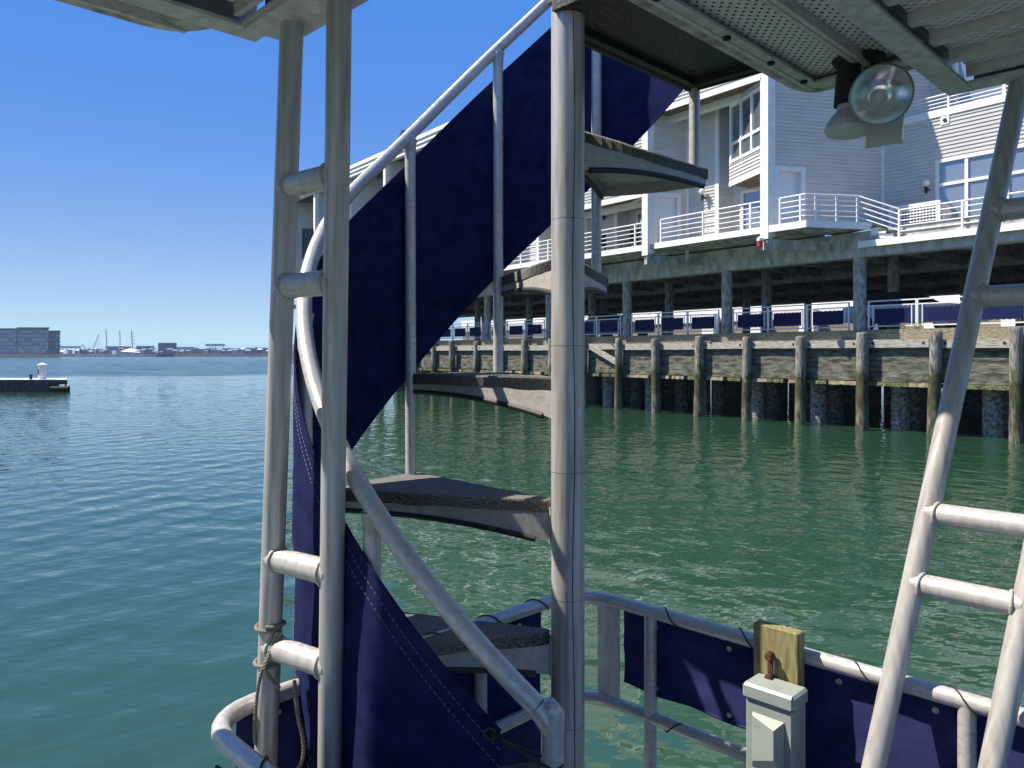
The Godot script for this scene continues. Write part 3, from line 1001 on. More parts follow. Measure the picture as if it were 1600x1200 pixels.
func pier_things() -> void:
	# parked cars behind the railing
	car(-2.4, 3.4, "white parked car with dark roof behind a pier column", M.car_white)
	car(15.5, 6.0, "white parked car deep in the shade of the parking level", M.car_white)
	var st: SurfaceTool
	# weeds on the edge wall
	for w in [[-3.5, 0.36, 0.30, "middling"], [-4.0, 0.34, 0.42, "tallest"], [-3.1, 0.36, 0.18, "smallest"]]:
		var pl := thing("weed", "%s of the green weeds on the sandy edge wall of the pier" % w[3], "plant", Q(w[0], w[1], 3.4), "weeds on the pier edge")
		st = start()
		for i in 22:
			var g := rng.randf() * TAU
			var l: float = w[2] * rng.randf_range(0.5, 1.0)
			var b := Q(w[0] + rng.randf_range(-0.12, 0.12), w[1] + rng.randf_range(-0.03, 0.03), 3.40)
			var tip := b + Vector3(cos(g) * l * 0.5, l * rng.randf_range(0.5, 1.0), sin(g) * l * 0.5)
			var side := (tip - b).cross(Vector3.UP).normalized() * 0.012
			var mid := b.lerp(tip, 0.6) + Vector3(0, l * 0.12, 0)
			tri(st, b - side, b + side, mid, side.cross(mid - b).normalized())
			tri(st, mid - side, mid + side, tip, side.cross(tip - mid).normalized())
		obj("leaves", st, M.leaf, pl)

	# small things on the balconies
	var nl := thing("navigation_lamp", "small red and white lamp under the house corner", "lamp", Q(0.30, -1.86, 6.5))
	st = start()
	lathe(st, Q(0.38, -1.9, 6.36), Vector3.UP, [[0, 0.0], [0.0, 0.10], [0.20, 0.10], [0.20, 0.0]], 14)
	obj("red_lens", st, M.red, nl)
	st = start()
	lathe(st, Q(0.38, -1.9, 6.56), Vector3.UP, [[0, 0.11], [0.10, 0.11], [0.16, 0.0]], 14)
	obj("hood", st, M.white, nl)
	var pt := thing("potted_plant", "green potted plant on the balcony beside the glass door", "plant", Q(6.35, -1.35, 7.07))
	st = start()
	lathe(st, Q(6.35, -1.35, 7.07), Vector3.UP, [[0, 0.0], [0, 0.16], [0.34, 0.21], [0.34, 0.0]], 16)
	obj("pot", st, M.pot, pt)
	st = start()
	for i in 90:
		var g := rng.randf() * TAU
		var l := rng.randf_range(0.25, 0.85)
		var b := Q(6.35, -1.35, 7.38)
		var tip := b + Vector3(cos(g) * l * 0.45, l, sin(g) * l * 0.45)
		var side := Vector3(-sin(g), 0.2, cos(g)) * 0.06
		var c := b.lerp(tip, 0.75)
		tri(st, c - side, c + side, tip, Vector3(cos(g), 0.6, sin(g)).normalized())
		tri(st, c + side, c - side, b.lerp(tip, 0.5), Vector3(cos(g), 0.6, sin(g)).normalized())
	obj("leaves", st, M.leaf, pt)
	for e in [[7.6, "dark garden chair on the balcony next to the potted plant"], [9.6, "dark garden chair on the balcony under the globe lamp"]]:
		var ch := thing("garden_chair", e[1], "chair", Q(e[0], -1.0, 7.07))
		st = start()
		pbox(st, e[0] - 0.28, e[0] + 0.28, -1.25, -0.72, 7.45, 7.51)
		obj("seat", st, M.tar, ch)
		st = start()
		pbox(st, e[0] - 0.28, e[0] - 0.22, -1.25, -0.72, 7.52, 7.98)
		obj("backrest", st, M.tar, ch)
		for x in [-0.26, 0.22]:
			for z in [-1.24, -0.77]:
				st = start()
				pbox(st, e[0] + x, e[0] + x + 0.04, z, z + 0.04, 7.06, 7.449)
				obj("leg", st, M.tar, ch)

func car(s: float, t: float, words: String, paint: Material) -> void:
	var cr := thing("parked_car", words, "car", Q(s, t, 3.36))
	var prof := [[-2.2, 0.35], [-2.25, 0.75], [-1.5, 0.98], [-0.75, 1.05], [0.05, 1.48], [1.2, 1.50], [1.95, 1.05], [2.2, 1.0], [2.25, 0.4]]
	var st := start()
	for side in [-0.86, 0.86]:
		var f := PackedVector2Array()
		for p in [[-2.2, 0.35], [-2.25, 0.75], [-1.5, 0.98], [1.95, 1.02], [2.2, 1.0], [2.25, 0.4]]:
			f.append(Vector2(p[0], p[1]))
		var ix := Geometry2D.triangulate_polygon(f)
		for i in range(0, ix.size(), 3):
			var v := []
			for k in 3:
				v.append(Q(s + f[ix[i + k]].x, t + side, 3.36 + f[ix[i + k]].y))
			tri(st, v[0], v[1], v[2], (Q(0, side, 0) - Q(0, 0, 0)).normalized())
	var low := [[-2.2, 0.35], [-2.25, 0.75], [-1.5, 0.98], [1.95, 1.02], [2.2, 1.0], [2.25, 0.4]]
	for i in low.size():
		var a: Array = low[i]
		var b: Array = low[(i + 1) % low.size()]
		var n := Q(b[1] - a[1], 0, 0) - Q(0, 0, 0)
		n = Vector3(n.x, -(b[0] - a[0]), n.z).normalized() * -1.0
		quad(st, Q(s + a[0], t - 0.86, 3.36 + a[1]), Q(s + b[0], t - 0.86, 3.36 + b[1]), Q(s + b[0], t + 0.86, 3.36 + b[1]), Q(s + a[0], t + 0.86, 3.36 + a[1]), n)
	obj("body", st, paint, cr)
	st = start()
	var cab := [[-0.85, 1.0], [0.0, 1.46], [1.2, 1.48], [1.9, 1.02]]
	for i in 3:
		hexa(st, [Q(s + cab[i][0], t - 0.80, 4.36), Q(s + cab[i + 1][0], t - 0.80, 4.36), Q(s + cab[i + 1][0], t + 0.80, 4.36), Q(s + cab[i][0], t + 0.80, 4.36), Q(s + cab[i][0], t - 0.66, 3.37 + cab[i][1]), Q(s + cab[i + 1][0], t - 0.66, 3.37 + cab[i + 1][1]), Q(s + cab[i + 1][0], t + 0.66, 3.37 + cab[i + 1][1]), Q(s + cab[i][0], t + 0.66, 3.37 + cab[i][1])])
	obj("cabin", st, M.car_dark, cr)
	for ws in [-1.4, 1.35]:
		for sd in [-0.87, 0.87]:
			st = start()
			var ax := (Q(0, sd, 0) - Q(0, 0, 0)).normalized()
			lathe(st, Q(s + ws, t + sd, 3.36 + 0.32) - ax * 0.18, ax, [[0, 0.0], [0, 0.30], [0.03, 0.32], [0.17, 0.32], [0.20, 0.29], [0.20, 0.19]], 20)
			var wh := obj("wheel", st, M.tar, cr)
			st = start()
			lathe(st, Q(s + ws, t + sd, 3.36 + 0.32), ax, [[0.015, 0.19], [0.0, 0.0]], 16)
			obj("rim", st, M.flue, wh)

# ---------------------------------------------------------------- houses
const BAY := 5.66
const T_FRONT := -1.8
const DIR_W := Vector2(-0.4299, 0.9029)
const DIR_B := Vector2(0.9029, 0.4299)
const DIR_S := Vector2(1, 0)
func facing(A: Vector2, D: Vector2) -> Vector2:
	var n := Vector2(-D.y, D.x)
	var w := Q(A.x + n.x, A.y + n.y, 0) - Q(A.x, A.y, 0)
	var e := Vector3(0, 0, 0) - Q(A.x, A.y, 0)
	return n if w.dot(e) > 0 else -n
# lapped boards on a wall line; holes are [u0, u1, y0, y1]
func siding(parent: Node, A: Vector2, D: Vector2, len: float, y0: float, y1: float, holes := [], called := "siding") -> void:
	var N := facing(A, D)
	var st := start()
	var e := 0.130
	var nn := (Q(N.x, N.y, 0) - Q(0, 0, 0)).normalized()
	var y := y0
	while y < y1 - 0.01:
		var top := minf(y + e, y1)
		var mid := (y + top) / 2.0
		var cuts := [[0.0, len]]
		for h in holes:
			if mid > h[2] and mid < h[3]:
				var nx := []
				for c in cuts:
					if h[1] <= c[0] or h[0] >= c[1]:
						nx.append(c)
						continue
					if h[0] > c[0]:
						nx.append([c[0], h[0]])
					if h[1] < c[1]:
						nx.append([h[1], c[1]])
				cuts = nx
		for c in cuts:
			var a: Vector2 = A + D * c[0]
			var b: Vector2 = A + D * c[1]
			var ao: Vector2 = a + N * 0.034
			var bo: Vector2 = b + N * 0.034
			quad(st, Q(ao.x, ao.y, y), Q(bo.x, bo.y, y), Q(b.x, b.y, top), Q(a.x, a.y, top), nn)
			quad(st, Q(a.x, a.y, y), Q(b.x, b.y, y), Q(bo.x, bo.y, y), Q(ao.x, ao.y, y), Vector3.DOWN)
		y = top
	obj(called, st, M.siding, parent)
# a framed opening with panes; cols and rows are lists of the split positions 0..1
func window(parent: Node, A: Vector2, D: Vector2, u0: float, u1: float, y0: float, y1: float, cols: Array, rows: Array, called := "window", backing := 0) -> void:
	var N := facing(A, D)
	var f := 0.11
	var st := start()
	wbox(st, A, D, N, u0 - f, u0, -0.06, 0.045, y0 - f, y1 + f)
	wbox(st, A, D, N, u1, u1 + f, -0.06, 0.045, y0 - f, y1 + f)
	wbox(st, A, D, N, u0, u1, -0.06, 0.048, y1, y1 + f)
	wbox(st, A, D, N, u0, u1, -0.06, 0.060, y0 - f, y0)
	var cs := [0.0] + cols + [1.0]
	var rs := [0.0] + rows + [1.0]
	for c in cols:
		var u: float = lerpf(u0, u1, c)
		wbox(st, A, D, N, u - 0.05, u + 0.05, -0.055, 0.030, y0, y1)
	for r in rows:
		var y: float = lerpf(y0, y1, r)
		for i in cs.size() - 1:
			wbox(st, A, D, N, lerpf(u0, u1, cs[i]) + (0.05 if i else 0.0), lerpf(u0, u1, cs[i + 1]) - (0.05 if i < cs.size() - 2 else 0.0), -0.052, 0.027, y - 0.05, y + 0.05)
	var fr := obj(called, st, M.trim, parent)
	for i in cs.size() - 1:
		for j in rs.size() - 1:
			st = start()
			var a := A + D * lerpf(u0, u1, cs[i]) - N * 0.03
			var b := A + D * lerpf(u0, u1, cs[i + 1]) - N * 0.03
			var p0 := lerpf(y0, y1, rs[j])
			var p1 := lerpf(y0, y1, rs[j + 1])
			quad(st, Q(a.x, a.y, p0), Q(b.x, b.y, p0), Q(b.x, b.y, p1), Q(a.x, a.y, p1), Q(N.x, N.y, 0) - Q(0, 0, 0))
			obj("pane", st, M.pane if backing == 1 else M.pane_blue, fr)
	st = start()
	wbox(st, A, D, N, u0 - 0.05, u1 + 0.05, -1.0, -0.95, y0 - 0.1, y1 + 0.1)
	wbox(st, A, D, N, u0 - 0.08, u0 - 0.05, -0.95, -0.065, y0 - 0.1, y1 + 0.1)
	wbox(st, A, D, N, u1 + 0.05, u1 + 0.08, -0.95, -0.065, y0 - 0.1, y1 + 0.1)
	wbox(st, A, D, N, u0 - 0.05, u1 + 0.05, -0.95, -0.065, y1 + 0.05, y1 + 0.1)
	obj("interior", st, M.room, fr)
	if backing == 1:
		st = start()
		var w := (u1 - u0) * 0.24
		for i in 8:
			wbox(st, A, D, N, u0 + 0.04 + w * i / 8.0, u0 + 0.04 + w * (i + 1) / 8.0, -0.30, -0.24 + 0.03 * (i % 2), y0, y1)
		obj("curtain", st, M.curtain, fr)
func doorway(parent: Node, A: Vector2, D: Vector2, u0: float, u1: float, y0: float, y1: float) -> void:
	var N := facing(A, D)
	var st := start()
	wbox(st, A, D, N, u0 - 0.16, u0, -0.14, 0.045, y0, y1 + 0.17)
	wbox(st, A, D, N, u1, u1 + 0.16, -0.14, 0.045, y0, y1 + 0.17)
	wbox(st, A, D, N, u0, u1, -0.14, 0.048, y1, y1 + 0.17)
	var fr := obj("door_frame", st, M.trim, parent)
	st = start()
	wbox(st, A, D, N, u0, u1, -0.20, -0.13, y0, y1)
	obj("door", st, M.door, fr)
func globe(parent: Node, A: Vector2, D: Vector2, u: float, y: float) -> void:
	var N := facing(A, D)
	var c := A + D * u + N * 0.22
	var st := start()
	lathe(st, Q(c.x, c.y, y - 0.13), Vector3.UP, [[0, 0.0], [0.02, 0.06], [0.06, 0.105], [0.13, 0.13], [0.20, 0.105], [0.24, 0.06], [0.26, 0.0]], 18)
	var g := obj("globe_lamp", st, M.globe, parent)
	st = start()
	var b := A + D * u + N * 0.02
	tube(st, [Q(c.x, c.y, y - 0.14), Q(c.x, c.y, y - 0.36)], 0.05, 8)
	tube(st, [Q(c.x, c.y, y - 0.22), Q(b.x, b.y, y - 0.22)], 0.035, 8)
	obj("bracket", st, M.tar, g)
func balcony_rail(parent: Node, pts: Array, y: float, high: float, n: int, post_step := 1.9) -> void:
	for i in pts.size() - 1:
		var a: Vector2 = pts[i]
		var b: Vector2 = pts[i + 1]
		var l := a.distance_to(b)
		var D := (b - a) / l
		for j in n:
			var st := start()
			var yy := y + high - j * (high / n) * 0.98
			var r := 0.028 if j == 0 else 0.020
			tube(st, [Q(a.x, a.y, yy), Q(b.x, b.y, yy)], r, 8)
			obj("rail", st, M.rail_white, parent)
		var u := 0.0 if i == 0 else post_step * 0.5
		while u < l + 0.01:
			var c := a + D * u
			var st := start()
			wbox(st, c, D, Vector2(-D.y, D.x), -0.03, 0.03, -0.03, 0.03, y, y + high)
			obj("rail_post", st, M.rail_white, parent)
			u += post_step

func house(k: int) -> void:
	var f0 := 0.12 + BAY * k          # fin on the near side of this house
	var f1 := f0 + BAY                # fin on its far side
	var words := ["grey sided end house with lower balcony, lattice screen and tall sliding windows", "grey house with two storey recess, slanted bay window and white door beside the spiral stair", "grey house with wide white sided upper storey and potted plant on its balcony", "grey sided house behind the stair, third along from the lower balcony", "grey sided house behind the stair canvas, fourth along from the lower balcony", "grey sided house with sunlit slanted wall, fifth along from the lower balcony", "grey sided house with roof box and metal flue, sixth along from the lower balcony", "grey sided house below low roof boxes, seventh along from the lower balcony", "outermost grey sided house at the water end of the row"]
	var hs := thing("row_house", words[k + 1], "house", Q(f0 + 2.8, 0, 6.8), "grey houses in a row over the pier")
	var F1 := Vector2(f1, T_FRONT)
	var F0 := Vector2(f0, T_FRONT)
	var roof := 15.0 if k >= 0 else 16.4
	var st: SurfaceTool
	# ---- fin at the far side: white post and slab end
	st = start()
	pbox(st, f1 - 0.02, f1 + 0.30, T_FRONT - 0.03, T_FRONT + 0.22, 6.62, 15.0)
	obj("corner_post", st, M.trim, hs)
	st = start()
	var nw := facing(F1, DIR_W)
	wbox(st, F1, DIR_W, nw, 0.0, 0.26, -0.02, 0.035, 6.70, 15.0)
	obj("corner_board", st, M.trim, hs)
	# cantilever beam below the fin
	st = start()
	wbox(st, F1 + Vector2(0.05, 0.0), DIR_W, nw, 0.0, 3.0, -0.26, 0.02, 6.26, 6.60)
	obj("cantilever_beam", st, M.concrete, hs)
	var long := k < 0 or k > 2
	var wl := 4.61 if long else 1.79
	var W1 := F1 + DIR_W * wl
	var end := f0 if k >= 0 else -14.0
	var deck_y := 7.07
	# ---- the slanted wall
	var dh := [0.40, 1.27, deck_y, 9.02]
	siding(hs, F1, DIR_W, wl, deck_y, roof, [[dh[0] - 0.15, dh[1] + 0.15, dh[2] - 1, dh[3] + 0.15]], "slanted_wall")
	doorway(hs, F1, DIR_W, dh[0], dh[1], dh[2], dh[3])
	st = start()
	wbox(st, W1, DIR_W, nw, -0.13, 0.0, -0.02, 0.04, 6.5, roof)
	obj("corner_board", st, M.trim, hs)
	if k >= 0:
		# ---- balcony deck in front
		st = start()
		pbox(st, f0 + 0.10, f1 - 0.36, T_FRONT, T_FRONT + 0.06, 6.84, 7.07)
		obj("deck_fascia", st, M.trim, hs)
		st = start()
		pbox(st, f0 - 0.5, f1 - 0.1, T_FRONT + 0.06, 0.98, 6.88, 7.05)
		obj("deck", st, M.slab, hs)
		balcony_rail(hs, [Vector2(f1 - 0.62, T_FRONT + 0.10), Vector2(f0 + 0.30, T_FRONT + 0.10)], 7.05, 0.94, 5, 2.12)
		# ---- wall parallel to the pier
		var bl := 1.39 if not long else 0.6
		siding(hs, W1, -DIR_S, bl, deck_y, roof if not k == 1 else 9.3, [], "front_wall")
		if not long:
			globe(hs, W1, -DIR_S, 0.88, 9.12)
		st = start()
		var E := W1 - DIR_S * bl
		var nf := facing(W1, -DIR_S)
		wbox(st, W1, -DIR_S, nf, bl - 0.02, bl + 0.16, -0.10, 0.04, deck_y, 12.55 if k != 1 else 9.3)
		obj("corner_board", st, M.trim, hs)
		if k == 0 or k == 1:
			st = start()
			wbox(st, W1, -DIR_S, nf, 0.0, bl - 0.02, -0.03, 0.03, (12.40 if k == 0 else 9.10), (12.56 if k == 0 else 9.24))
			obj("frieze", st, M.trim, hs)
		var R0 := E - DIR_S * 0.12
		siding(hs, R0, DIR_W, 1.1, deck_y, roof, [], "return_wall")
		var R1 := R0 + DIR_W * 0.62
		# ---- recessed ground floor with glass door
		var rl := R1.x - f0 - 0.02
		siding(hs, R1, -DIR_S, rl, deck_y, 9.3, [[0.42, rl - 0.25, 0, 9.02]], "recess_wall")
		window(hs, R1, -DIR_S, 0.52, rl - 0.35, deck_y + 0.12, 8.90, [0.62], [], "glass_door", 0)
		# ---- slanted bay above, from the near fin back to the recess
		var by := 9.17
		var bt := 12.35
		var bayl := 2.80
		siding(hs, F0, DIR_B, bayl, by, bt if k != 1 else 12.35, [[0.22, 2.70, 9.93, 12.10]], "bay_wall")
		window(hs, F0, DIR_B, 0.30, 2.62, 10.0, 12.02, [0.36, 0.70], [0.31], "bay_window", 1)
		st = start()
		var nb := facing(F0, DIR_B)
		wbox(st, F0, DIR_B, nb, 0.0, bayl, -0.02, 0.035, by - 0.14, by)
		obj("bay_skirt", st, M.trim, hs)
		st = start()
		var b1 := F0 + DIR_B * bayl
		prism(st, [Q(F0.x, F0.y, 0), Q(b1.x, b1.y, 0), Q(b1.x - 0.3, 1.3, 0), Q(F0.x, 1.3, 0)], by - 0.08, by - 0.02)
		obj("bay_soffit", st, M.soffit, hs)
		# ---- wide upper storey flush with the fins
		var low := 12.42 if k != 1 else 9.2
		if k <= 2:
			siding(hs, Vector2(f0 + 0.30, T_FRONT), DIR_S, BAY - 0.32, low, 15.0, [], "upper_wall")
			st = start()
			pbox(st, f0 + 0.30, f1 - 0.03, T_FRONT - 0.05, T_FRONT - 0.005, low - 0.16, low + 0.01)
			obj("eave_board", st, M.trim, hs)
			st = start()
			pbox(st, f0 + 0.02, f1 - 0.02, T_FRONT + 0.02, 1.2, low - 0.06, low - 0.01)
			obj("eave_soffit", st, M.soffit, hs)
			st = start()
			pbox(st, f0 + 0.30, f1 - 0.3, -1.0, -0.7, low - 0.30, low - 0.065)
			obj("eave_beam", st, M.trim, hs)
		else:
			siding(hs, Vector2(f0, 1.5), DIR_S, BAY, deck_y, 15.0, [], "rear_wall")
			st = start()
			pbox(st, f0 + 0.3, f1 - 0.4, T_FRONT, T_FRONT + 0.05, 7.07, 8.6)
			if k == 7:
				obj("parapet", st, M.siding, hs)
	else:
		lower_house(hs, W1, roof)
	# ---- roof band of stepped boards and slab
	if k >= 0:
		for i in 3:
			st = start()
			pbox(st, f0 + 0.0, f1 - 0.004, T_FRONT - 0.20 - i * 0.07, T_FRONT + 0.1, 14.80 + i * 0.24, 15.03 + i * 0.24)
			obj("roof_board", st, M.trim, hs)
		st = start()
		pbox(st, f0, f1 - 0.004, T_FRONT + 0.1, 12.0, 15.0, 15.3)
		obj("roof", st, M.roofing, hs)
		if k >= 3 or k == 1:
			st = start()
			var c0 := f0 + 2.0
			siding(hs, Vector2(c0, 0.2), DIR_S, 1.7, 15.3, 16.7, [], "roof_box")
			siding(hs, Vector2(c0, 0.2), Vector2(0, 1), 1.6, 15.3, 16.7, [], "roof_box")
			pbox(st, c0 - 0.06, c0 + 1.76, 0.14, 1.9, 16.7, 16.78)
			obj("box_lid", st, M.roofing, hs)
			if k == 5:
				st = start()
				tube(st, [Q(c0 + 0.8, 1.0, 16.7), Q(c0 + 0.8, 1.0, 17.8)], 0.14, 10)
				tube(st, [Q(c0 + 0.8, 1.0, 17.8), Q(c0 + 0.8, 1.0, 18.05)], 0.27, 10)
				obj("flue", st, M.flue, hs)
	else:
		st = start()
		prism(st, [Q(F1.x, F1.y, 0), Q(W1.x, W1.y, 0), Q(-2.0, 12, 0), Q(f1 + 0.3, 12, 0), Q(f1 + 0.3, T_FRONT, 0)], 16.4, 16.7)
		obj("roof", st, M.roofing, hs)
		siding(hs, Vector2(f1, T_FRONT), Vector2(0, 1), 8.0, 15.0, 16.4, [], "gable_wall")

# the end house: deck with a slanted edge, steps, lower balcony, tall windows, terrace above
func lower_house(hs: Node3D, W1: Vector2, roof: float) -> void:
	var st := start()
	var f1 := 0.12
	var c0 := Vector2(-1.36, T_FRONT)
	var c1 := c0 + DIR_W * 2.42
	# upper landing
	st = start()
	prism(st, [Q(f1 - 0.06, T_FRONT + 0.03, 0), Q(c0.x + 0.03, T_FRONT + 0.03, 0), Q(c1.x, c1.y, 0), Q(c1.x + 0.6, c1.y + 0.3, 0), Q(f1 - 1.0, 1.0, 0)], 6.86, 7.05)
	obj("landing", st, M.slab, hs)
	st = start()
	pbox(st, c0.x, f1 - 0.05, T_FRONT - 0.03, T_FRONT + 0.03, 6.83, 7.07)
	wbox(st, c0, DIR_W, facing(c0, DIR_W), 0.0, 2.46, -0.03, 0.03, 6.83, 7.07)
	obj("deck_fascia", st, M.trim, hs)
	var rail := [Vector2(-0.30, T_FRONT + 0.08), Vector2(c0.x + 0.10, T_FRONT + 0.08), c0 + DIR_W * 2.05 + Vector2(0.08, 0)]
	balcony_rail(hs, rail, 7.05, 0.92, 5, 0.78)
	# steps down to the lower balcony
	for i in 4:
		st = start()
		var y := 6.92 - i * 0.13
		var s := c1.x - 0.02 - i * 0.26
		pbox(st, s - 0.30, s, 0.36, 1.4, y - 0.04, y)
		var tr := obj("step", st, M.roofing, hs)
		st = start()
		pbox(st, s - 0.26, s - 0.004, 0.38, 1.38, y - 0.30, y - 0.042)
		obj("riser", st, M.trim, tr)
	for j in 5:
		st = start()
		var y := 7.97 - j * 0.18
		var a := c0 + DIR_W * 2.05 + Vector2(0.08, 0)
		tube(st, [Q(a.x, a.y, y), Q(c1.x - 1.02, 0.30, y - 0.60)], 0.024, 8)
		obj("stair_rail", st, M.rail_white, hs)
	# lower balcony
	st = start()
	pbox(st, -14.0, -2.05, 0.20, 0.27, 6.22, 6.44)
	obj("deck_fascia", st, M.trim, hs)
	st = start()
	pbox(st, -14.0, -2.05, 0.27, 2.36, 6.325, 6.42)
	obj("lower_deck", st, M.slab, hs)
	balcony_rail(hs, [Vector2(c1.x - 1.02, 0.30), Vector2(-13.5, 0.30)], 6.43, 0.90, 5, 1.95)
	# lattice screen round a service box
	var sa := Vector2(-2.55, 1.55)
	st = start()
	for i in 15:
		var u := i * 0.105
		pbox(st, sa.x - 1.5 + u, sa.x - 1.5 + u + 0.035, 1.55, 1.575, 6.45, 7.62)
	for i in 12:
		pbox(st, sa.x - 1.5, sa.x + 0.005, 1.526, 1.549, 6.47 + i * 0.10, 6.505 + i * 0.10)
	var lt := obj("lattice_screen", st, M.trim, hs)
	st = start()
	pbox(st, sa.x - 1.62, sa.x - 1.5, 1.53, 1.62, 6.43, 7.68)
	pbox(st, sa.x - 1.62, sa.x + 0.1, 1.52, 1.60, 7.62, 7.70)
	pbox(st, sa.x + 0.0, sa.x + 0.1, 1.53, 1.60, 6.43, 7.62)
	obj("screen_frame", st, M.trim, lt)
	siding(hs, Vector2(sa.x - 1.62, 1.62), Vector2(0, 1), 0.70, 6.43, 7.62, [], "screen_side")
	st = start()
	pbox(st, sa.x - 1.3, sa.x - 0.2, 1.75, 2.3, 6.43, 7.45)
	obj("service_box", st, M.dark_far, hs)
	# wall parallel to the pier with the tall windows
	var t := W1.y
	var A := Vector2(W1.x, t)
	var holes := [[1.80, 3.78, 6.3, 9.22], [3.98, 6.2, 6.3, 9.22]]
	siding(hs, A, -DIR_S, 12.0, 6.43, 10.72, holes, "front_wall")
	window(hs, A, -DIR_S, 1.92, 3.66, 6.60, 9.12, [0.5], [0.70], "sliding_window", 0)
	window(hs, A, -DIR_S, 4.06, 6.1, 6.60, 9.12, [0.5], [0.70], "sliding_window", 2)
	globe(hs, A, -DIR_S, 1.58, 8.48)
	st = start()
	wbox(st, A, -DIR_S, facing(A, -DIR_S), 0.0, 12.0, -0.05, 0.06, 10.70, 10.95)
	obj("terrace_band", st, M.trim, hs)
	st = start()
	wbox(st, A, -DIR_S, facing(A, -DIR_S), 1.98, 2.26, 0.0, 0.05, 10.40, 10.68)
	var vent := obj("vent_plate", st, M.trim, hs)
	st = start()
	var v := A - DIR_S * 2.12 + facing(A, -DIR_S) * 0.05
	lathe(st, Q(v.x, v.y, 10.54), Q(0, -1, 0) - Q(0, 0, 0), [[0, 0.07], [0.03, 0.06], [0.03, 0]], 12)
	obj("vent", st, M.tar, vent)
	balcony_rail(hs, [A + Vector2(-0.1, 0.05), A + Vector2(-12.0, 0.05)], 10.93, 0.52, 4, 2.1)
	st = start()
	pbox(st, A.x - 12.0, A.x, t + 0.05, t + 2.4, 10.6, 10.72)
	obj("terrace_floor", st, M.slab, hs)
	# set back top storey
	var T := W1 + DIR_W * 1.9
	siding(hs, W1, DIR_W, 2.0, 10.7, roof, [], "slanted_wall")
	siding(hs, T, -DIR_S, 12.0, 10.7, 13.6, [[0.9, 6.0, 10, 13.3]], "top_wall")
	window(hs, T, -DIR_S, 1.0, 5.9, 10.85, 13.2, [0.3, 0.62], [], "terrace_window", 0)
	st = start()
	pbox(st, T.x - 12.0, T.x, T.y - 0.1, T.y + 6.0, 13.6, 13.9)
	obj("top_roof", st, M.roofing, hs)

# ---------------------------------------------------------------- floating dock on the left
func floating_dock() -> void:
	var dk := thing("floating_dock", "low floating dock with pale deck and dark timber sides", "dock", Vector3(-35, 0, -54))
	var dd := 52.0
	var x1 := FX(104, dd)
	var st := start()
	var xb := FX(104, dd + 3.0)
	hexa(st, [Vector3(-75, 0.60, -dd), Vector3(x1, 0.60, -dd), Vector3(xb, 0.60, -dd - 3.0), Vector3(-75, 0.60, -dd - 3.0), Vector3(-75, 0.82, -dd), Vector3(x1, 0.82, -dd), Vector3(xb, 0.82, -dd - 3.0), Vector3(-75, 0.82, -dd - 3.0)])
	obj("deck", st, M.dock_deck, dk)
	st = start()
	box(st, Vector3(-75, 0.50, -dd - 0.06), Vector3(x1 + 0.02, 0.79, -dd + 0.06))
	obj("rim_board", st, M.dock_side, dk)
	st = start()
	box(st, Vector3(-75, -0.5, -dd - 1.2), Vector3(x1 - 1.2, 0.50, -dd + 0.02))
	obj("float", st, M.dock_side, dk)
	st = start()
	box(st, Vector3(x1 - 1.2, -0.3, -dd - 0.5), Vector3(x1 - 0.05, 0.36, -dd + 0.03))
	tube(st, [Vector3(x1 - 1.0, 0.22, -dd + 0.1), Vector3(x1 + 0.22, 0.22, -dd + 0.1)], 0.16, 10)
	obj("bumper", st, M.tar, dk)
	for i in 4:
		st = start()
		box(st, Vector3(x1 - 0.1 - i * 0.62, 0.36, -dd - 0.05), Vector3(x1 - 0.02 - i * 0.62, 0.50, -dd + 0.04))
		obj("spacer", st, M.dock_side, dk)
	var px := FX(55, dd)
	var pd := thing("power_pedestal", "white round power pedestal with pointed cap on the floating dock", "pedestal", Vector3(px, 0.82, -dd - 0.8))
	st = start()
	lathe(st, Vector3(px, 0.82, -dd - 0.8), Vector3.UP, [[0, 0.24], [0.95, 0.24]], 20)
	obj("body", st, M.white, pd)
	st = start()
	lathe(st, Vector3(px, 0.82, -dd - 0.8), Vector3.UP, [[0.95, 0.24], [0.95, 0.31], [1.0, 0.31], [1.14, 0.0]], 20)
	obj("cap", st, M.white, pd)
	st = start()
	box(st, Vector3(px - 0.19, 1.05 + 0.1, -dd - 0.62), Vector3(px - 0.12, 1.55, -dd - 0.575))
	obj("notice", st, M.red, pd)
	px = FX(42.5, dd)
	var bo := thing("mooring_post", "short black mooring post on the floating dock beside the white pedestal", "bollard", Vector3(px, 0.82, -dd - 0.4))
	st = start()
	lathe(st, Vector3(px, 0.82, -dd - 0.4), Vector3.UP, [[0, 0.09], [0.26, 0.09], [0.27, 0.12], [0.33, 0.12], [0.34, 0.0]], 12)
	obj("post", st, M.tar, bo)

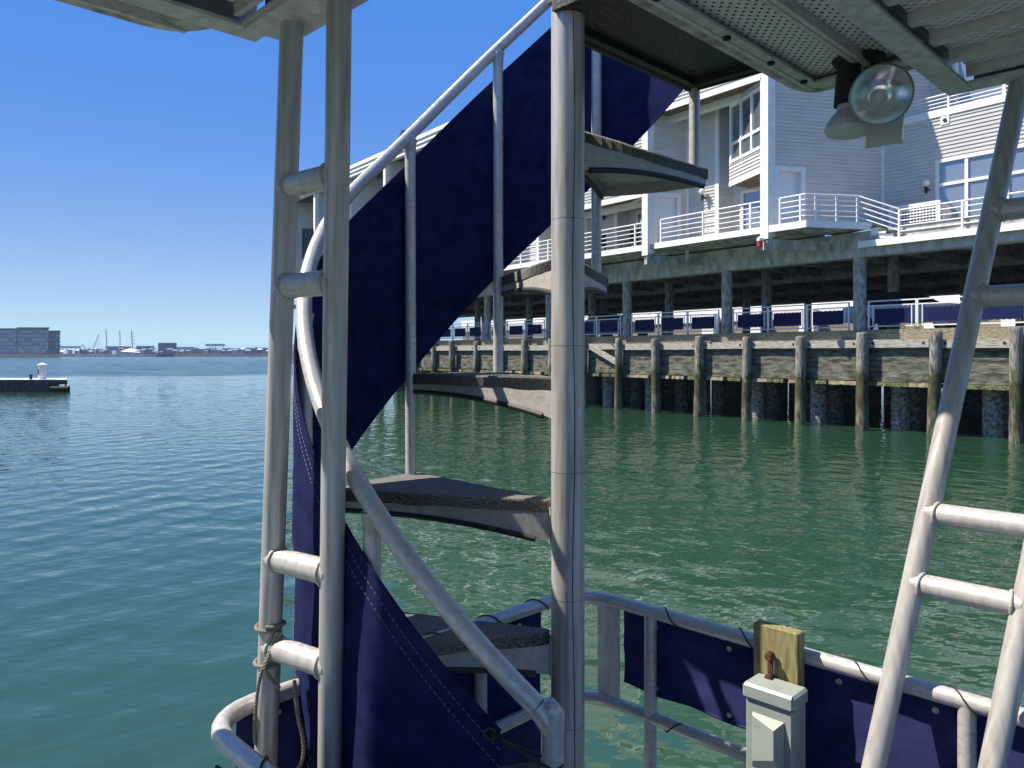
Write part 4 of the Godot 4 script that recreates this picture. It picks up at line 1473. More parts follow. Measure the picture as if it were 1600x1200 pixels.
# ---------------------------------------------------------------- the boat: upper deck
const UNDER := 0.82     # underside of the planks above the eye
func plank(parent: Node, along_a: bool, fix0: float, fix1: float, run0: float, run1: float, m: Material, h: float) -> void:
	var st := start()
	var cell := 0.030
	var u := (run1 - run0) / cell
	var v := (fix1 - fix0) / cell
	var w := 0.016
	if along_a:
		quad(st, B(run0, fix0 + w, h), B(run1, fix0 + w, h), B(run1, fix1 - w, h), B(run0, fix1 - w, h), Vector3.DOWN, Vector2.ZERO, Vector2(u, v))
	else:
		quad(st, B(fix0 + w, run0, h), B(fix0 + w, run1, h), B(fix1 - w, run1, h), B(fix1 - w, run0, h), Vector3.DOWN, Vector2.ZERO, Vector2(u, v))
	var p := obj("plank", st, m, parent)
	st = start()
	for e in [fix0, fix1 - w]:
		if along_a:
			bbox(st, run0, run1, e + 0.002, e + w - 0.001, h - 0.026, h + 0.03)
		else:
			bbox(st, e + 0.002, e + w - 0.001, run0, run1, h - 0.026, h + 0.03)
	obj("plank_rib", st, M.plate, p)
func upper_deck() -> void:
	var dk := thing("upper_deck", "perforated metal upper deck of the boat with rounded aluminium edge trim", "boat deck", B(0, 0.3, UNDER))
	var holes := plank_material(true)
	var slots := plank_material(false)
	# planks between the stair opening and the beam run outboard
	var c := 0.36
	while c < 0.72:
		plank(dk, true, c, c + 0.19, -3.0, 0.665, holes, UNDER - 0.012)
		c += 0.19
	# right of the beam they run across
	var a := 0.662
	while a > -3.0:
		plank(dk, false, a - 0.145, a, 0.778, 3.4, slots, 0.742)
		a -= 0.145
	# left piece
	a = -0.817
	while a > -3.0:
		plank(dk, false, a - 0.145, a, -0.203, 0.33, holes, 0.742)
		a -= 0.145
	c = -0.56
	while c < -0.26:
		plank(dk, true, c, c + 0.15, -3.0, -0.79, slots, UNDER)
		c += 0.15
	# solid deck covering above the planks
	var st := start()
	prism(st, [B(-0.75, -0.56, 0), B(-0.75, 0.345, 0), B(0.71, 0.345, 0), B(0.71, 3.4, 0), B(-3.2, 3.4, 0), B(-3.2, -0.56, 0)], EYE + UNDER + 0.055, EYE + UNDER + 0.10)
	obj("deck_covering", st, M.scaly, dk)
	# rounded edge trim
	var plan := [Vector2(-3.2, -0.585), Vector2(-0.765, -0.585), Vector2(-0.765, 0.33), Vector2(0.735, 0.33), Vector2(0.735, 3.4)]
	var path := rounded(plan, [0, 0.13, 0.05, 0.06, 0], UNDER + 0.03)
	st = start()
	var prof := [Vector2(-0.035, -0.045), Vector2(0.0, -0.055), Vector2(0.03, -0.042), Vector2(0.046, -0.01), Vector2(0.046, 0.05), Vector2(0.03, 0.08), Vector2(-0.035, 0.085), Vector2(-0.035, -0.045)]
	var prev := []
	for i in path.size():
		var t: Vector3 = (path[mini(i + 1, path.size() - 1)] - path[maxi(i - 1, 0)]).normalized()
		var out := Vector3.UP.cross(t).normalized()
		var ring := []
		for p in prof:
			ring.append(path[i] + out * p.x + Vector3.UP * p.y)
		if prev:
			for j in prof.size() - 1:
				var e: Vector2 = prof[j + 1] - prof[j]
				var n := (out * e.y - Vector3.UP * e.x).normalized()
				quad(st, prev[j], ring[j], ring[j + 1], prev[j + 1], n)
		prev = ring
	obj("edge_trim", st, M.trim_alu, dk)
	# angle-section beams underneath
	var beams := [[-3.0, 0.735, 0.715, 0.775, "a"], [0.665, 0.735, 0.775, 3.4, "c"], [-3.0, -0.752, -0.265, -0.205, "a"], [-0.815, -0.752, -0.205, 0.33, "c"], [0.62, 0.664, 0.36, 0.714, "c"], [-0.75, 0.62, 0.362, 0.402, "a"]]
	for i in beams.size():
		var b: Array = beams[i]
		st = start()
		var low := 0.70 if i < 4 else 0.785
		if b[4] == "a":
			bbox(st, b[0], b[1], b[2], b[3], low, low + 0.008)
			bbox(st, b[0], b[1], b[2], b[2] + 0.008, low + 0.008, UNDER - 0.003)
		else:
			bbox(st, b[0], b[1], b[2] + 0.001, b[3], low + 0.0005, low + 0.0085)
			bbox(st, b[1] - 0.008, b[1], b[2] + 0.001, b[3], low + 0.0085, UNDER - 0.003)
		obj("beam", st, M.frame, dk)
	for p in [[-0.45, 0.385], [-0.15, 0.385], [0.15, 0.385], [0.38, 0.385], [0.58, 0.385]]:
		st = start()
		lathe(st, B(p[0], p[1], 0.786), Vector3.DOWN, [[0, 0.011], [0.008, 0.010], [0.008, 0]], 6)
		obj("bolt", st, M.tar, dk)
	for e in [0.0, 0.035]:
		st = start()
		lathe(st, B(-0.90 - e, -0.563, UNDER - 0.012), Vector3.DOWN, [[0, 0.011], [0.008, 0.010], [0.008, 0]], 6)
		obj("bolt", st, M.tar, dk)

# added canvas sheet out of view, placed to shade the near stair canvas
func added_side_curtain() -> void:
	var cu := thing("added_side_curtain", "added navy canvas curtain out of view that shades the near stair canvas", "curtain", B(-1.3, -0.58, 0.7))
	var st := start()
	var n := 40
	for off in [0.0, 0.003]:
		for i in n:
			var c := []
			for k in [i, i + 1]:
				var a := lerpf(-1.25, -3.1, float(k) / n)
				var g: float = -0.583 + off + 0.010 * sin(k * 1.3)
				c.append([B(a, g, 0.80), B(a, g * 1.0 + 0.004 * sin(k * 2.0), -0.35 + 0.025 * sin(k * 1.9))])
			var nn := (B(0, 1, 0) - B(0, 0, 0)).normalized()
			quad(st, c[0][0], c[1][0], c[1][1], c[0][1], nn)
	obj("cloth", st, M.canvas, cu)
	st = start()
	tube(st, [B(-1.25, -0.583, 0.80), B(-1.252, -0.583, -0.36)], 0.008, 8)
	obj("edge_pole", st, M.rail, cu)

# ---------------------------------------------------------------- twin pipe roof supports
func support(words: String, top1: Vector3, bot1: Vector3, top2: Vector3, bot2: Vector3, heights: Array) -> Node3D:
	var su := thing("roof_support", words, "support", bot1, "twin pipe roof supports")
	for e in [[top1, bot1], [top2, bot2]]:
		var st := start()
		var l: Vector3 = (e[1] - e[0])
		tube(st, [e[0], e[0] + l * 0.5, e[1] + l.normalized() * 0.7], 0.0242, 24)
		obj("pipe", st, M.tube_dull, su)
	for h in heights:
		var y: float = EYE - 0.009 + h
		var a := top1.lerp(bot1, (top1.y - y) / (top1.y - bot1.y))
		var b := top2.lerp(bot2, (top2.y - y) / (top2.y - bot2.y))
		var st := start()
		tube(st, [a, b], 0.0255, 22, false)
		var rg := obj("rung", st, M.tube, su)
		var d := (b - a).normalized()
		for e in [a + d * 0.021, b - d * 0.021]:
			var pts := []
			var x := d.cross(Vector3.UP).normalized()
			for j in 25:
				var g := TAU * j / 24.0
				var wob := 0.0006 * sin(j * 2.6)
				var off := absf(cos(g)) * -0.010
				var sg := 1.0 if e.distance_to(a) < e.distance_to(b) else -1.0
				pts.append(e + d * sg * (0.003 + off * 0.6) + (x * cos(g) + Vector3.UP * sin(g)) * (0.0265 + wob))
			st = start()
			tube(st, pts, 0.0042, 6, false)
			obj("weld_bead", st, M.weld, rg)
	return su
func roof_supports() -> void:
	var le := support("twin pipe roof support with tied rope left of the stair", B(-0.749, -0.108, 0.705), Vector3(-0.533, EYE - 0.009 - 0.889, -1.66), B(-0.742, 0.060, 0.705), Vector3(-0.368, EYE - 0.009 - 0.83, -1.55), [0.356, 0.149, -0.43, -0.62])
	var st := start()
	bbox(st, -0.81, -0.70, -0.20, 0.20, 0.692, 0.699)
	obj("top_plate", st, M.frame, le)
	support("leaning twin pipe roof support beside the grey electrical box", Vector3(1.29, EYE + 0.69, -1.95), Vector3(0.80, EYE - 0.009 - 0.911, -1.70), Vector3(1.458, EYE + 0.69, -1.80), Vector3(0.968, EYE - 0.009 - 0.829, -1.548), [0.361, 0.146, -0.362, -0.518])

# ---------------------------------------------------------------- spiral stair
func rail_h(deg: float) -> float:
	return -0.534 + 0.01114 * (deg + 163.0) - (0.05 * exp(-pow((deg + 50.0) / 28.0, 2)))
func spiral_stair() -> void:
	var sp := thing("spiral_stair", "grey aluminium spiral stair with carpeted wedge treads round a thick post", "staircase", Vector3(POST.x, EYE - 1.65, -POST.y))
	var st := start()
	var foot := Vector3(POST.x, EYE - 1.65, -POST.y)
	tube(st, [foot, foot + Vector3(0, 1.4, 0), foot + Vector3(0, 3.6, 0)], 0.0445, 40)
	var post := obj("post", st, M.tube_dull, sp)
	# joint rings of the sleeves between treads
	for h in [0.355, 0.02, -0.315, -0.65, -0.985]:
		st = start()
		lathe(st, Vector3(POST.x, EYE + h, -POST.y), Vector3.UP, [[-0.0006, 0.0444], [-0.0004, 0.04475], [0.0004, 0.04475], [0.0006, 0.0444]], 40)
		obj("sleeve_joint", st, M.lamp_black, post)
	st = start()
	var cab := []
	for i in 30:
		var hh := lerpf(-1.6, 1.0, i / 29.0)
		cab.append(W(164.0 + 4.0 * sin(i * 0.7), 0.0456, hh))
	tube(st, cab, 0.0010, 6)
	obj("dark_line", st, M.cord, post)  # thin dark line drawn down the post
	var tops := [[42.5, 0.615], [12.7, 0.275], [-17.0, -0.06], [-45.5, -0.39], [-75.0, -0.735], [-104.0, -1.075], [-133.0, -1.41]]
	for e in tops:
		tread(sp, e[0], e[1])
	# landing at the top
	st = start()
	bbox(st, -0.06, 0.636, -0.004, 0.285, 0.905, 0.93)
	bbox(st, 0.0, 0.667, -0.035, -0.005, 0.884, 0.935)
	bbox(st, 0.637, 0.667, -0.005, 0.285, 0.882, 0.935)
	var ld := obj("landing", st, M.scaly, sp)
	st = start()
	bbox(st, 0.6675, 0.677, -0.04, 0.285, 0.878, 0.90)
	tube(st, [B(0.05, -0.04, 0.886), B(0.35, -0.043, 0.886), B(0.667, -0.04, 0.886)], 0.011, 8)
	obj("rubber_edge", st, M.rubber, ld)
	st = start()
	bbox(st, -0.05, 0.66, -0.03, 0.28, 0.936, 0.955)
	obj("carpet", st, M.carpet, ld)
	# handrail
	var pts := []
	var g := -171.0
	while g < 75.0:
		pts.append(W(g, 0.68, rail_h(g)))
		g += 3.0
	st = start()
	tube(st, pts, 0.0192, 18)
	obj("handrail", st, M.rail, sp)
	# end bend of the handrail and newel
	st = start()
	var e0 := W(-171.0, 0.68, rail_h(-171.0))
	var e1 := W(-173.2, 0.68, rail_h(-173.0) - 0.025)
	tube(st, curve([e0, e1 + Vector3(0.004, 0.004, 0), e1 + Vector3(0.004, -0.03, 0), e1 + Vector3(0.004, -0.9, 0)], 6), 0.0195, 18)
	obj("newel", st, M.rail, sp)
	# balusters
	for e in [[42.5, 0.615], [12.7, 0.275], [-17.0, -0.06], [-45.5, -0.39], [-75.0, -0.735], [-104.0, -1.075], [-141.0, -1.41]]:
		var d: float = e[0]
		st = start()
		var b := W(d, 0.675, e[1])
		var t := W(d, 0.678, rail_h(d) - 0.004)
		tube(st, [b, b.lerp(t, 0.5), t], 0.0178, 18)
		var bl := obj("baluster", st, M.rail, sp)
		st = start()
		tube(st, [t - Vector3(0, 0.055, 0), t - Vector3(0, 0.03, 0), t - Vector3(0, 0.012, 0)], 0.018, 16, false, [0.0179, 0.0195, 0.0235])
		obj("weld_bead", st, M.weld, bl)
	stair_canvas()

func tread(sp: Node3D, deg: float, h: float) -> void:
	var d0 := deg - 28.5
	var d1 := deg + 3.0
	var n := 8
	# pan
	var st := start()
	var top := h - 0.014
	var low_in := h - 0.112
	var low_out := h - 0.054
	var ro := 0.685
	var outer := []
	for i in n + 1:
		outer.append(lerpf(d0, d1, float(i) / n))
	# webs along both edges, deep at the post and shallow at the tip, lower edge curved
	for side in [[d0, 1.0], [d1, -1.0]]:
		var steps := 10
		for i in steps:
			var c := []
			for yy in 2:
				for k in [[i, 0.0], [i + 1, 0.0], [i + 1, 1.0], [i, 1.0]]:
					var u: float = k[0] / float(steps)
					var r: float = lerpf(0.04, ro, u)
					var lo: float = lerpf(low_in, low_out, pow(u, 0.75)) + 0.014 * sin(PI * u)
					var sweep: float = side[1] * k[1] * rad_to_deg(0.006 / maxf(r, 0.05))
					c.append(W(side[0] + sweep, r, lo if yy == 0 else top))
			hexa(st, c)
	for i in n:
		var a: float = outer[i]
		var b: float = outer[i + 1]
		hexa(st, [W(a, ro - 0.006, low_out), W(b, ro - 0.006, low_out), W(b, ro, low_out), W(a, ro, low_out), W(a, ro - 0.006, top), W(b, ro - 0.006, top), W(b, ro, top), W(a, ro, top)])
		hexa(st, [W(a, 0.045, top - 0.005), W(b, 0.045, top - 0.005), W(b, ro - 0.007, top - 0.005), W(a, ro - 0.007, top - 0.005), W(a, 0.045, top), W(b, 0.045, top), W(b, ro - 0.007, top), W(a, ro - 0.007, top)])
	var tr := obj("tread", st, M.tread_metal, sp)
	# carpet with a soft uneven edge
	st = start()
	var no := FastNoiseLite.new()
	no.seed = int(deg) + 500
	no.frequency = 18.0
	var rim := []
	for i in 15:
		rim.append([d0 - 0.4, lerpf(0.05, ro + 0.008, i / 14.0)])
	for i in range(1, 14):
		rim.append([lerpf(d0 - 0.4, d1 + 0.4, i / 14.0), ro + 0.008])
	for i in 15:
		rim.append([d1 + 0.4, lerpf(ro + 0.008, 0.05, i / 14.0)])
	var ctr := W((d0 + d1) / 2.0, 0.42, h)
	for i in rim.size():
		var a: Array = rim[i]
		var b: Array = rim[(i + 1) % rim.size()]
		var pa := W(a[0], a[1], h)
		var pb := W(b[0], b[1], h)
		var ja := 0.003 * no.get_noise_3dv(pa)
		var jb := 0.003 * no.get_noise_3dv(pb)
		var la := W(a[0], a[1], h - 0.030 + 0.007 * no.get_noise_3dv(pa * 1.7))
		var lb := W(b[0], b[1], h - 0.030 + 0.007 * no.get_noise_3dv(pb * 1.7))
		var ia := pa.lerp(ctr, 0.02) + Vector3(0, 0.003 + ja, 0)
		var ib := pb.lerp(ctr, 0.02) + Vector3(0, 0.003 + jb, 0)
		var on := ((pa + pb) / 2.0 - ctr)
		on.y = 0
		quad(st, la, lb, pb + Vector3(0, jb - 0.002, 0), pa + Vector3(0, ja - 0.002, 0), on.normalized())
		quad(st, pa + Vector3(0, ja - 0.002, 0), pb + Vector3(0, jb - 0.002, 0), ib, ia, (on.normalized() + Vector3.UP).normalized())
		tri(st, ia, ib, ctr + Vector3(0, 0.004, 0), Vector3.UP)
	obj("carpet", st, M.carpet, tr)
	# rubber strip on the lower edges
	for dd in [d0 + 0.3, d1 - 0.3]:
		st = start()
		var pts := []
		for i in 11:
			var u := i / 10.0
			pts.append(W(dd, lerpf(0.09, ro - 0.01, u), lerpf(low_in, low_out, pow(lerpf(0.08, 0.985, u), 0.75)) + 0.014 * sin(PI * lerpf(0.08, 0.985, u)) - 0.003))
		tube(st, pts, 0.0085, 8)
		obj("rubber_strip", st, M.rubber, tr)
	# weld at the post
	for dd in [d0, d1]:
		st = start()
		var pts := []
		for i in 13:
			pts.append(W(dd, 0.047 + 0.0015 * sin(i * 2.3), lerpf(low_in, top, i / 12.0)))
		tube(st, pts, 0.005, 6)
		obj("weld_bead", st, M.weld, tr)

# navy canvas laced under the handrail
func stair_canvas() -> void:
	var cv := thing("stair_canvas", "navy canvas screen wound round the spiral stair below its handrail", "canvas", W(-60, 0.68, -0.2))
	var no := FastNoiseLite.new()
	no.seed = 9
	no.frequency = 1.4
	var lo := -166.0
	var hi := 66.0
	var n := 150
	var m := 14
	var at := func(i: int, j: int, off: float) -> Vector3:
		var d := lerpf(lo, hi, float(i) / n)
		var top := rail_h(d) - 0.098
		var v := float(j) / m
		var bulge := 0.010 * sin(v * PI) * no.get_noise_2d(d * 0.08, v * 2.0) + 0.006 * sin(v * PI) * sin(d * 0.22 + v * 3.0)
		var y := top - 0.70 * v
		if d < -150.0:
			y = maxf(y, -1.5)
		return W(d, 0.700 + off + bulge, y)
	var st: SurfaceTool
	# two faces of one cloth
	for e in [[0.0, M.canvas, "inner_cloth"], [0.0025, M.canvas, "outer_cloth"]]:
		st = start()
		for i in n:
			for j in m:
				for q in [[i, j], [i + 1, j], [i + 1, j + 1], [i, j], [i + 1, j + 1], [i, j + 1]]:
					st.set_uv(Vector2(q[0], q[1]))
					st.add_vertex(at.call(q[0], q[1], e[0]))
		st.index()
		st.generate_normals()
		obj(e[2], st, e[1], cv)
	# hems and stitching
	for e in [[0.0, 0.006], [1.0, 0.006]]:
		st = start()
		var pts := []
		for i in n + 1:
			pts.append(at.call(i, int(e[0] * m), 0.001))
		tube(st, pts, 0.0035, 6)
		obj("hem", st, M.canvas, cv)
	st = start()
	for line in [0.045, 0.09, 0.955]:
		var i := 0.0
		while i < n - 1:
			var d0 := lerpf(lo, hi, i / n)
			var d1 := lerpf(lo, hi, (i + 0.30) / n)
			var a := W(d0, 0.7045, rail_h(d0) - 0.098 - 0.70 * line)
			var b := W(d1, 0.7045, rail_h(d1) - 0.098 - 0.70 * line)
			tube(st, [a, b], 0.00045, 4, false)
			i += 0.5
	obj("stitching", st, M.thread, cv).set_meta("kind", "stuff")
	# corner eyelet tied to the newel
	st = start()
	var c := W(-164.6, 0.7045, rail_h(-164.6) - 0.098 - 0.02)
	var ring := []
	var out := (c - Vector3(POST.x, c.y, -POST.y)).normalized()
	var sx := out.cross(Vector3.UP)
	for i in 17:
		var g := TAU * i / 16.0
		ring.append(c + sx * cos(g) * 0.010 + Vector3.UP * sin(g) * 0.010)
	tube(st, ring, 0.0038, 6, false)
	obj("eyelet", st, M.lamp_black, cv)
	st = start()
	var nw := W(-173.2, 0.68, rail_h(-173.0) - 0.075)
	tube(st, curve([c, c.lerp(nw, 0.5) + Vector3(0, -0.008, 0.0), nw + Vector3(-0.014, 0, 0.016), nw + Vector3(0.018, -0.004, 0.012), nw + Vector3(0.018, -0.006, -0.014), nw + Vector3(-0.01, -0.004, -0.02), c + Vector3(0.003, -0.006, 0)], 6), 0.0028, 6)
	obj("tie_cord", st, M.cord, cv)

# ---------------------------------------------------------------- boat railing
const RA := 0.33
const RC := -0.235
const RT := -0.75
func boat_railing() -> void:
	# deck the railing stands on
	var fl := thing("boat_floor", "grey lower deck of the boat below the railing", "boat deck", B(-1, 1, -1.65))
	var st := start()
	prism(st, [B(-3.0, 3.4, 0), B(0.28, 3.4, 0), B(0.28, -0.19, 0), B(-0.82, -0.19, 0), B(-3.0, -0.19, 0)], EYE - 1.75, EYE - 1.65)
	obj("deck", st, M.plate, fl)
	st = start()
	prism(st, [B(-2.9, 3.3, 0), B(0.1, 3.3, 0), B(0.1, 0.4, 0), B(-2.9, 0.4, 0)], -0.3, EYE - 1.752)
	obj("hull", st, M.frame, fl)
	var rl := thing("boat_railing", "curved aluminium tube railing round the foot of the spiral stair", "railing", B(RA, 0.3, -1.65))
	var plan := [Vector2(-0.89, 1.6), Vector2(-0.89, RC), Vector2(RA, RC), Vector2(RA, 3.2)]
	for e in [[RT, 0.0195, "top_rail"], [-1.06, 0.0185, "lower_rail"]]:
		st = start()
		tube(st, rounded(plan, [0, 0.15, 0.17, 0], e[0]), e[1], 20)
		obj(e[2], st, M.rail, rl)
	for p in [[RA, 0.035], [RA, 0.862], [RA, 1.7], [RA, 2.5], [-0.62, RC], [-0.10, RC], [-0.89, 0.45], [-0.89, 1.2]]:
		st = start()
		tube(st, [B(p[0], p[1], -1.65), B(p[0], p[1], -1.0), B(p[0], p[1], RT)], 0.0185, 18)
		obj("stanchion", st, M.rail, rl)
	st = start()
	bevel(st, RA - 0.012, RA - 0.004, -0.155, -0.072, -1.04, RT - 0.012, 0.002)
	obj("gusset_plate", st, M.tube, rl)
	# canvas panels laced inside the rails
	panel(Vector2(RA + 0.021, -0.075), Vector2(RA + 0.021, 0.40), -0.775, -1.0, "navy canvas railing panel between the stair post and the mossy board", 0.004)
	panel(Vector2(RA + 0.021, 0.47), Vector2(RA + 0.021, 1.55), -0.775, -1.20, "navy canvas railing panel beyond the grey electrical box", 0.004)
	panel(Vector2(-0.80, RC - 0.022), Vector2(0.17, RC - 0.022), -0.778, -1.30, "navy canvas railing panel below the spiral stair and the tied rope", 0.004)
	panel(Vector2(-0.912, -0.10), Vector2(-0.912, 0.9), -0.778, -1.30, "navy canvas railing panel on the curved end of the railing", 0.004)

func panel(p0: Vector2, p1: Vector2, h1: float, h0: float, words: String, slack: float) -> void:
	var cv := thing("railing_canvas", words, "canvas", B(p0.x, p0.y, h0))
	var no := FastNoiseLite.new()
	no.seed = int(h0 * 1000) + int(p0.y * 100)
	no.frequency = 3.0
	var d := (p1 - p0).normalized()
	var nrm := Vector2(-d.y, d.x)
	var l := p0.distance_to(p1)
	var n := 30
	var m := 10
	var at := func(i: int, j: int, off: float) -> Vector3:
		var u := float(i) / n
		var v := float(j) / m
		var w := (0.010 * no.get_noise_2d(u * l, v * 0.4) + 0.004 * sin(u * l * 33.0 + v * 2.0) * (1.0 - v)) * sin(v * PI)
		var g := p0 + d * l * u + nrm * (off + w)
		var sag := slack * 1.8 * (cos(u * TAU * maxi(1, int(l / 0.19))) * 0.5 + 0.5)
		return B(g.x, g.y, lerpf(h1 - sag, h0 + sag, v))
	var st := start()
	for off in [0.0, 0.0022]:
		for i in n:
			for j in m:
				for q in [[i, j], [i + 1, j], [i + 1, j + 1], [i, j], [i + 1, j + 1], [i, j + 1]]:
					st.set_uv(Vector2(q[0], q[1]))
					st.add_vertex(at.call(q[0], q[1], off))
	st.index()
	st.generate_normals()
	obj("cloth", st, M.canvas_sunlit, cv)
	# folded lower hem
	for j in [0, m]:
		st = start()
		var pts := []
		for i in n + 1:
			pts.append(at.call(i, j, 0.001))
		tube(st, pts, 0.004, 6)
		obj("hem", st, M.canvas_sunlit, cv)
	# eyelets and lashing cord over the rail
	var k := int(l / 0.19)
	for i in k:
		var u := (i + 0.5) / k
		for e in [[h1 - 0.022, 1.0, RT], [h0 + 0.022, -1.0, -1.06]]:
			if e[1] < 0 and h0 < -1.1:
				continue
			st = start()
			var g := p0 + d * l * u
			for sgn in [-1.0, 1.0]:
				var c := B(g.x + nrm.x * 0.004 * sgn, g.y + nrm.y * 0.004 * sgn, e[0])
				var ax: Vector3 = (B(nrm.x, nrm.y, 0) - B(0, 0, 0)) * sgn
				lathe(st, c, ax, [[-0.002, 0.0075], [0.002, 0.0075], [0.003, 0.0055], [0.001, 0.0035], [0.0, 0.0]], 12)
			var ey := obj("eyelet", st, M.brass, cv)
			if e[1] > 0 or i % 2 == 0:
				var f := g + d * 0.07
				st = start()
				var inn := 1.0
				var centre := Vector2(RA, 0) if absf(d.y) > 0.5 and p0.x > 0 else Vector2.ZERO
				var rp := []
				var hr: float = e[2]
				var line := p0 - nrm * (p0.dot(nrm) - (RA if absf(d.y) > 0.5 and p0.x > 0 else (-0.89 if absf(d.y) > 0.5 else RC)) * (nrm.x if absf(d.y) > 0.5 else nrm.y))
				var base := line + d * l * u
				rp.append(B(g.x, g.y, e[0]))
				for j in 9:
					var a := -0.6 + j * 0.62
					var rr := 0.0222
					var sh := d * (0.10 * j / 8.0)
					var off := nrm * cos(a) * rr * -1.0
					rp.append(B(base.x + sh.x + off.x, base.y + sh.y + off.y, hr + sin(a) * rr * e[1]))
				tube(st, curve(rp, 3), 0.0021, 5)
				obj("lashing", st, M.cord, ey)

# ---------------------------------------------------------------- details on the boat
func boat_details() -> void:
	# mossy board with rusty strap
	var a0 := 0.268
	var a1 := 0.303
	var c0 := 0.392
	var c1 := 0.512
	var bd := thing("timber_board", "upright greenish weathered board lashed to the boat railing", "board", B(a0, c0, -1.65))
	var st := start()
	bevel(st, a0, a1, c0, c1, -1.65, -0.678, 0.003)
	obj("plank", st, M.wood_board, bd)
	st = start()
	bevel(st, a0 - 0.014, a0 - 0.008, 0.438, 0.452, -0.808, -0.735, 0.001)
	var bk := obj("rusty_strap", st, M.rust, bd)
	for h in [-0.745, -0.798]:
		st = start()
		var out := (B(-1, 0, 0) - B(0, 0, 0)).normalized()
		lathe(st, B(a0, 0.445, h), out, [[0, 0.006], [0.018, 0.006], [0.018, 0.010], [0.026, 0.010], [0.026, 0.0]], 6)
		obj("bolt", st, M.rust, bk)
	# electrical box
	var eb := thing("electrical_box", "pale grey electrical box with raised front below the rusty strap", "electrical box", B(0.2, 0.42, -1.2))
	st = start()
	bevel(st, 0.192, 0.266, 0.412, 0.532, -1.16, -0.835, 0.004)
	obj("body", st, M.box, eb)
	st = start()
	bevel(st, 0.184, 0.267, 0.406, 0.538, -0.838, -0.800, 0.006)
	obj("lid", st, M.box, eb)
	st = start()
	var f := 0.191
	var o := 0.166
	hexa(st, [B(f, 0.430, -1.00), B(f, 0.512, -1.00), B(f, 0.512, -0.868), B(f, 0.430, -0.868), B(f - 0.006, 0.434, -0.985), B(o, 0.497, -0.955), B(o, 0.497, -0.885), B(f - 0.006, 0.434, -0.875)])
	obj("raised_front", st, M.box, eb)
	# rope on the left support
	rope()
	floodlight()

func strand(st: SurfaceTool, path: Array, r: float) -> void:
	var fine := curve(path, 14)
	for k in 3:
		var pts := []
		var x := Vector3.RIGHT
		var run := 0.0
		for i in fine.size():
			var t: Vector3 = (fine[mini(i + 1, fine.size() - 1)] - fine[maxi(i - 1, 0)]).normalized()
			x = (x - t * x.dot(t))
			x = x.normalized() if x.length() > 0.01 else t.cross(Vector3.UP).normalized()
			var y := t.cross(x)
			if i:
				run += fine[i].distance_to(fine[i - 1])
			var g := run * 260.0 + TAU * k / 3.0
			pts.append(fine[i] + (x * cos(g) + y * sin(g)) * r * 0.5)
		tube(st, pts, r * 0.56, 6)
func rope() -> void:
	var y0 := EYE - 0.009
	var top := B(-0.749, -0.108, 0.705)
	var bot := Vector3(-0.533, EYE - 0.898, -1.66)
	var at := func(h: float) -> Vector3:
		return top.lerp(bot, (top.y - (y0 + h)) / (top.y - bot.y))
	var rp := thing("rope", "pale twisted rope tied round the left roof support and hanging in a loop", "rope", at.call(-0.6))
	var st := start()
	var c: Vector3 = at.call(-0.575)
	var ring := []
	for i in 15:
		var g := TAU * i / 12.0 + 0.6
		ring.append(c + Vector3(cos(g) * 0.029, 0.010 * i / 14.0 - 0.004, sin(g) * 0.029))
	strand(st, ring, 0.0042)
	obj("turn", st, M.rope, rp)
	st = start()
	c = at.call(-0.655)
	ring = []
	for i in 15:
		var g := TAU * i / 12.0 + 0.6
		ring.append(c + Vector3(cos(g) * 0.029, 0.008 * i / 14.0, sin(g) * 0.029))
	strand(st, ring, 0.0042)
	obj("turn", st, M.rope, rp)
	st = start()
	c = at.call(-0.58)
	strand(st, [c + Vector3(0.022, 0, 0.028), c + Vector3(0.004, -0.05, 0.034), c + Vector3(-0.012, -0.095, 0.034), c + Vector3(-0.024, -0.17, 0.024), c + Vector3(-0.030, -0.235, 0.010), c + Vector3(-0.018, -0.255, 0.006)], 0.0042)
	strand(st, [c + Vector3(0.03, 0.0, 0.024), c + Vector3(0.012, -0.04, 0.036), c + Vector3(0.0, -0.075, 0.036), c + Vector3(0.018, -0.10, 0.036), c + Vector3(0.030, -0.115, 0.034)], 0.0042)
	obj("tail", st, M.rope, rp)
	st = start()
	strand(st, [c + Vector3(0.060, -0.10, 0.03), c + Vector3(0.066, -0.16, 0.035), c + Vector3(0.080, -0.23, 0.035), c + Vector3(0.074, -0.275, 0.034), c + Vector3(0.048, -0.292, 0.034), c + Vector3(0.020, -0.286, 0.032), c + Vector3(-0.004, -0.262, 0.026)], 0.0040)
	obj("loop", st, M.rope, rp)

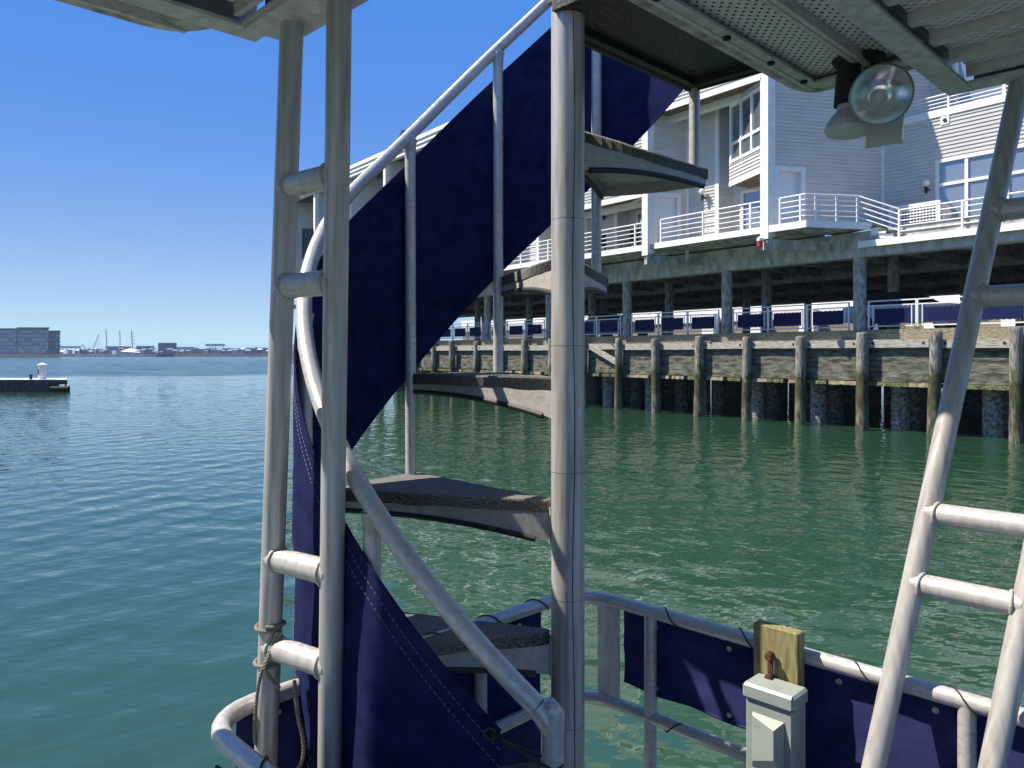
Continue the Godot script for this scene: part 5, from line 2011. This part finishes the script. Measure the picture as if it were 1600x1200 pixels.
func floodlight() -> void:
	var base := B(0.585, 0.535, UNDER - 0.028)
	var fl := thing("floodlight", "twin floodlight with frosted bulb and clear reflector bulb under the upper deck", "floodlight", base)
	var st := start()
	lathe(st, base + Vector3(0, 0.028, 0), Vector3.DOWN, [[0, 0.0], [0, 0.066], [0.014, 0.068], [0.026, 0.060], [0.030, 0.0]], 28)
	obj("mounting_plate", st, M.lamp_black, fl)
	# frosted bulb hanging straight down
	var l := base + Vector3(-0.030, -0.002, 0.012)
	var dn := Vector3(-0.06, -1, 0.05).normalized()
	st = start()
	lathe(st, l, dn, [[-0.02, 0.030], [0.035, 0.030], [0.036, 0.033], [0.115, 0.036], [0.117, 0.030]], 24)
	obj("lamp_holder", st, M.lamp_black, fl)
	st = start()
	lathe(st, l, dn, [[0.112, 0.027], [0.130, 0.028], [0.145, 0.040], [0.165, 0.053], [0.182, 0.058], [0.192, 0.052], [0.197, 0.03], [0.198, 0.0]], 28)
	obj("frosted_bulb", st, M.frost, fl)
	# clear reflector bulb turned towards the deck
	var c := Vector3(0.925, EYE + 0.648, -1.925)
	var ax := Vector3(-0.33, -0.20, 0.92).normalized()
	st = start()
	var prof := []
	for i in 10:
		var u := i / 9.0
		prof.append([-0.040 + 0.040 * u, 0.012 + 0.060 * pow(u, 0.62)])
	lathe(st, c, ax, prof, 36)
	var rf := obj("reflector", st, M.mirror, fl)
	st = start()
	lathe(st, c, ax, [[-0.05, 0.045], [-0.02, 0.066], [0.0, 0.0745], [0.010, 0.0745], [0.012, 0.071], [0.006, 0.0700]], 36)
	obj("bezel", st, M.flue, rf)
	st = start()
	lathe(st, c, ax, [[0.008, 0.0705], [0.016, 0.052], [0.021, 0.025], [0.022, 0.0]], 36)
	obj("lens", st, M.lens, rf)
	st = start()
	lathe(st, c - ax * 0.042, ax, [[0, 0.0], [0.002, 0.012], [0.018, 0.013], [0.026, 0.009], [0.030, 0.0]], 16)
	obj("burner", st, M.frost, rf)
	st = start()
	lathe(st, c - ax * 0.15, ax, [[0, 0.0], [0, 0.030], [0.06, 0.033], [0.10, 0.030]], 20)
	tube(st, [c - ax * 0.13, base + Vector3(0.03, 0.0, 0.0)], 0.016, 12)
	obj("lamp_holder", st, M.lamp_black, fl)
	# sensor housing behind and below
	st = start()
	var h := Vector3(0.988, EYE + 0.606, -2.04)
	var R := Basis(Vector3.UP, deg_to_rad(-24.0))
	var cc := []
	for v in [Vector3(-0.042, -0.052, 0.04), Vector3(0.040, -0.044, 0.04), Vector3(0.048, -0.040, -0.05), Vector3(-0.046, -0.046, -0.05), Vector3(-0.050, 0.05, 0.034), Vector3(0.050, 0.05, 0.034), Vector3(0.052, 0.05, -0.05), Vector3(-0.052, 0.05, -0.05)]:
		cc.append(h + R * v)
	hexa(st, cc)
	tube(st, [h + Vector3(0, 0.04, 0), base + Vector3(0.02, 0.01, -0.03)], 0.012, 10)
	obj("sensor_housing", st, M.lamp_white, fl)
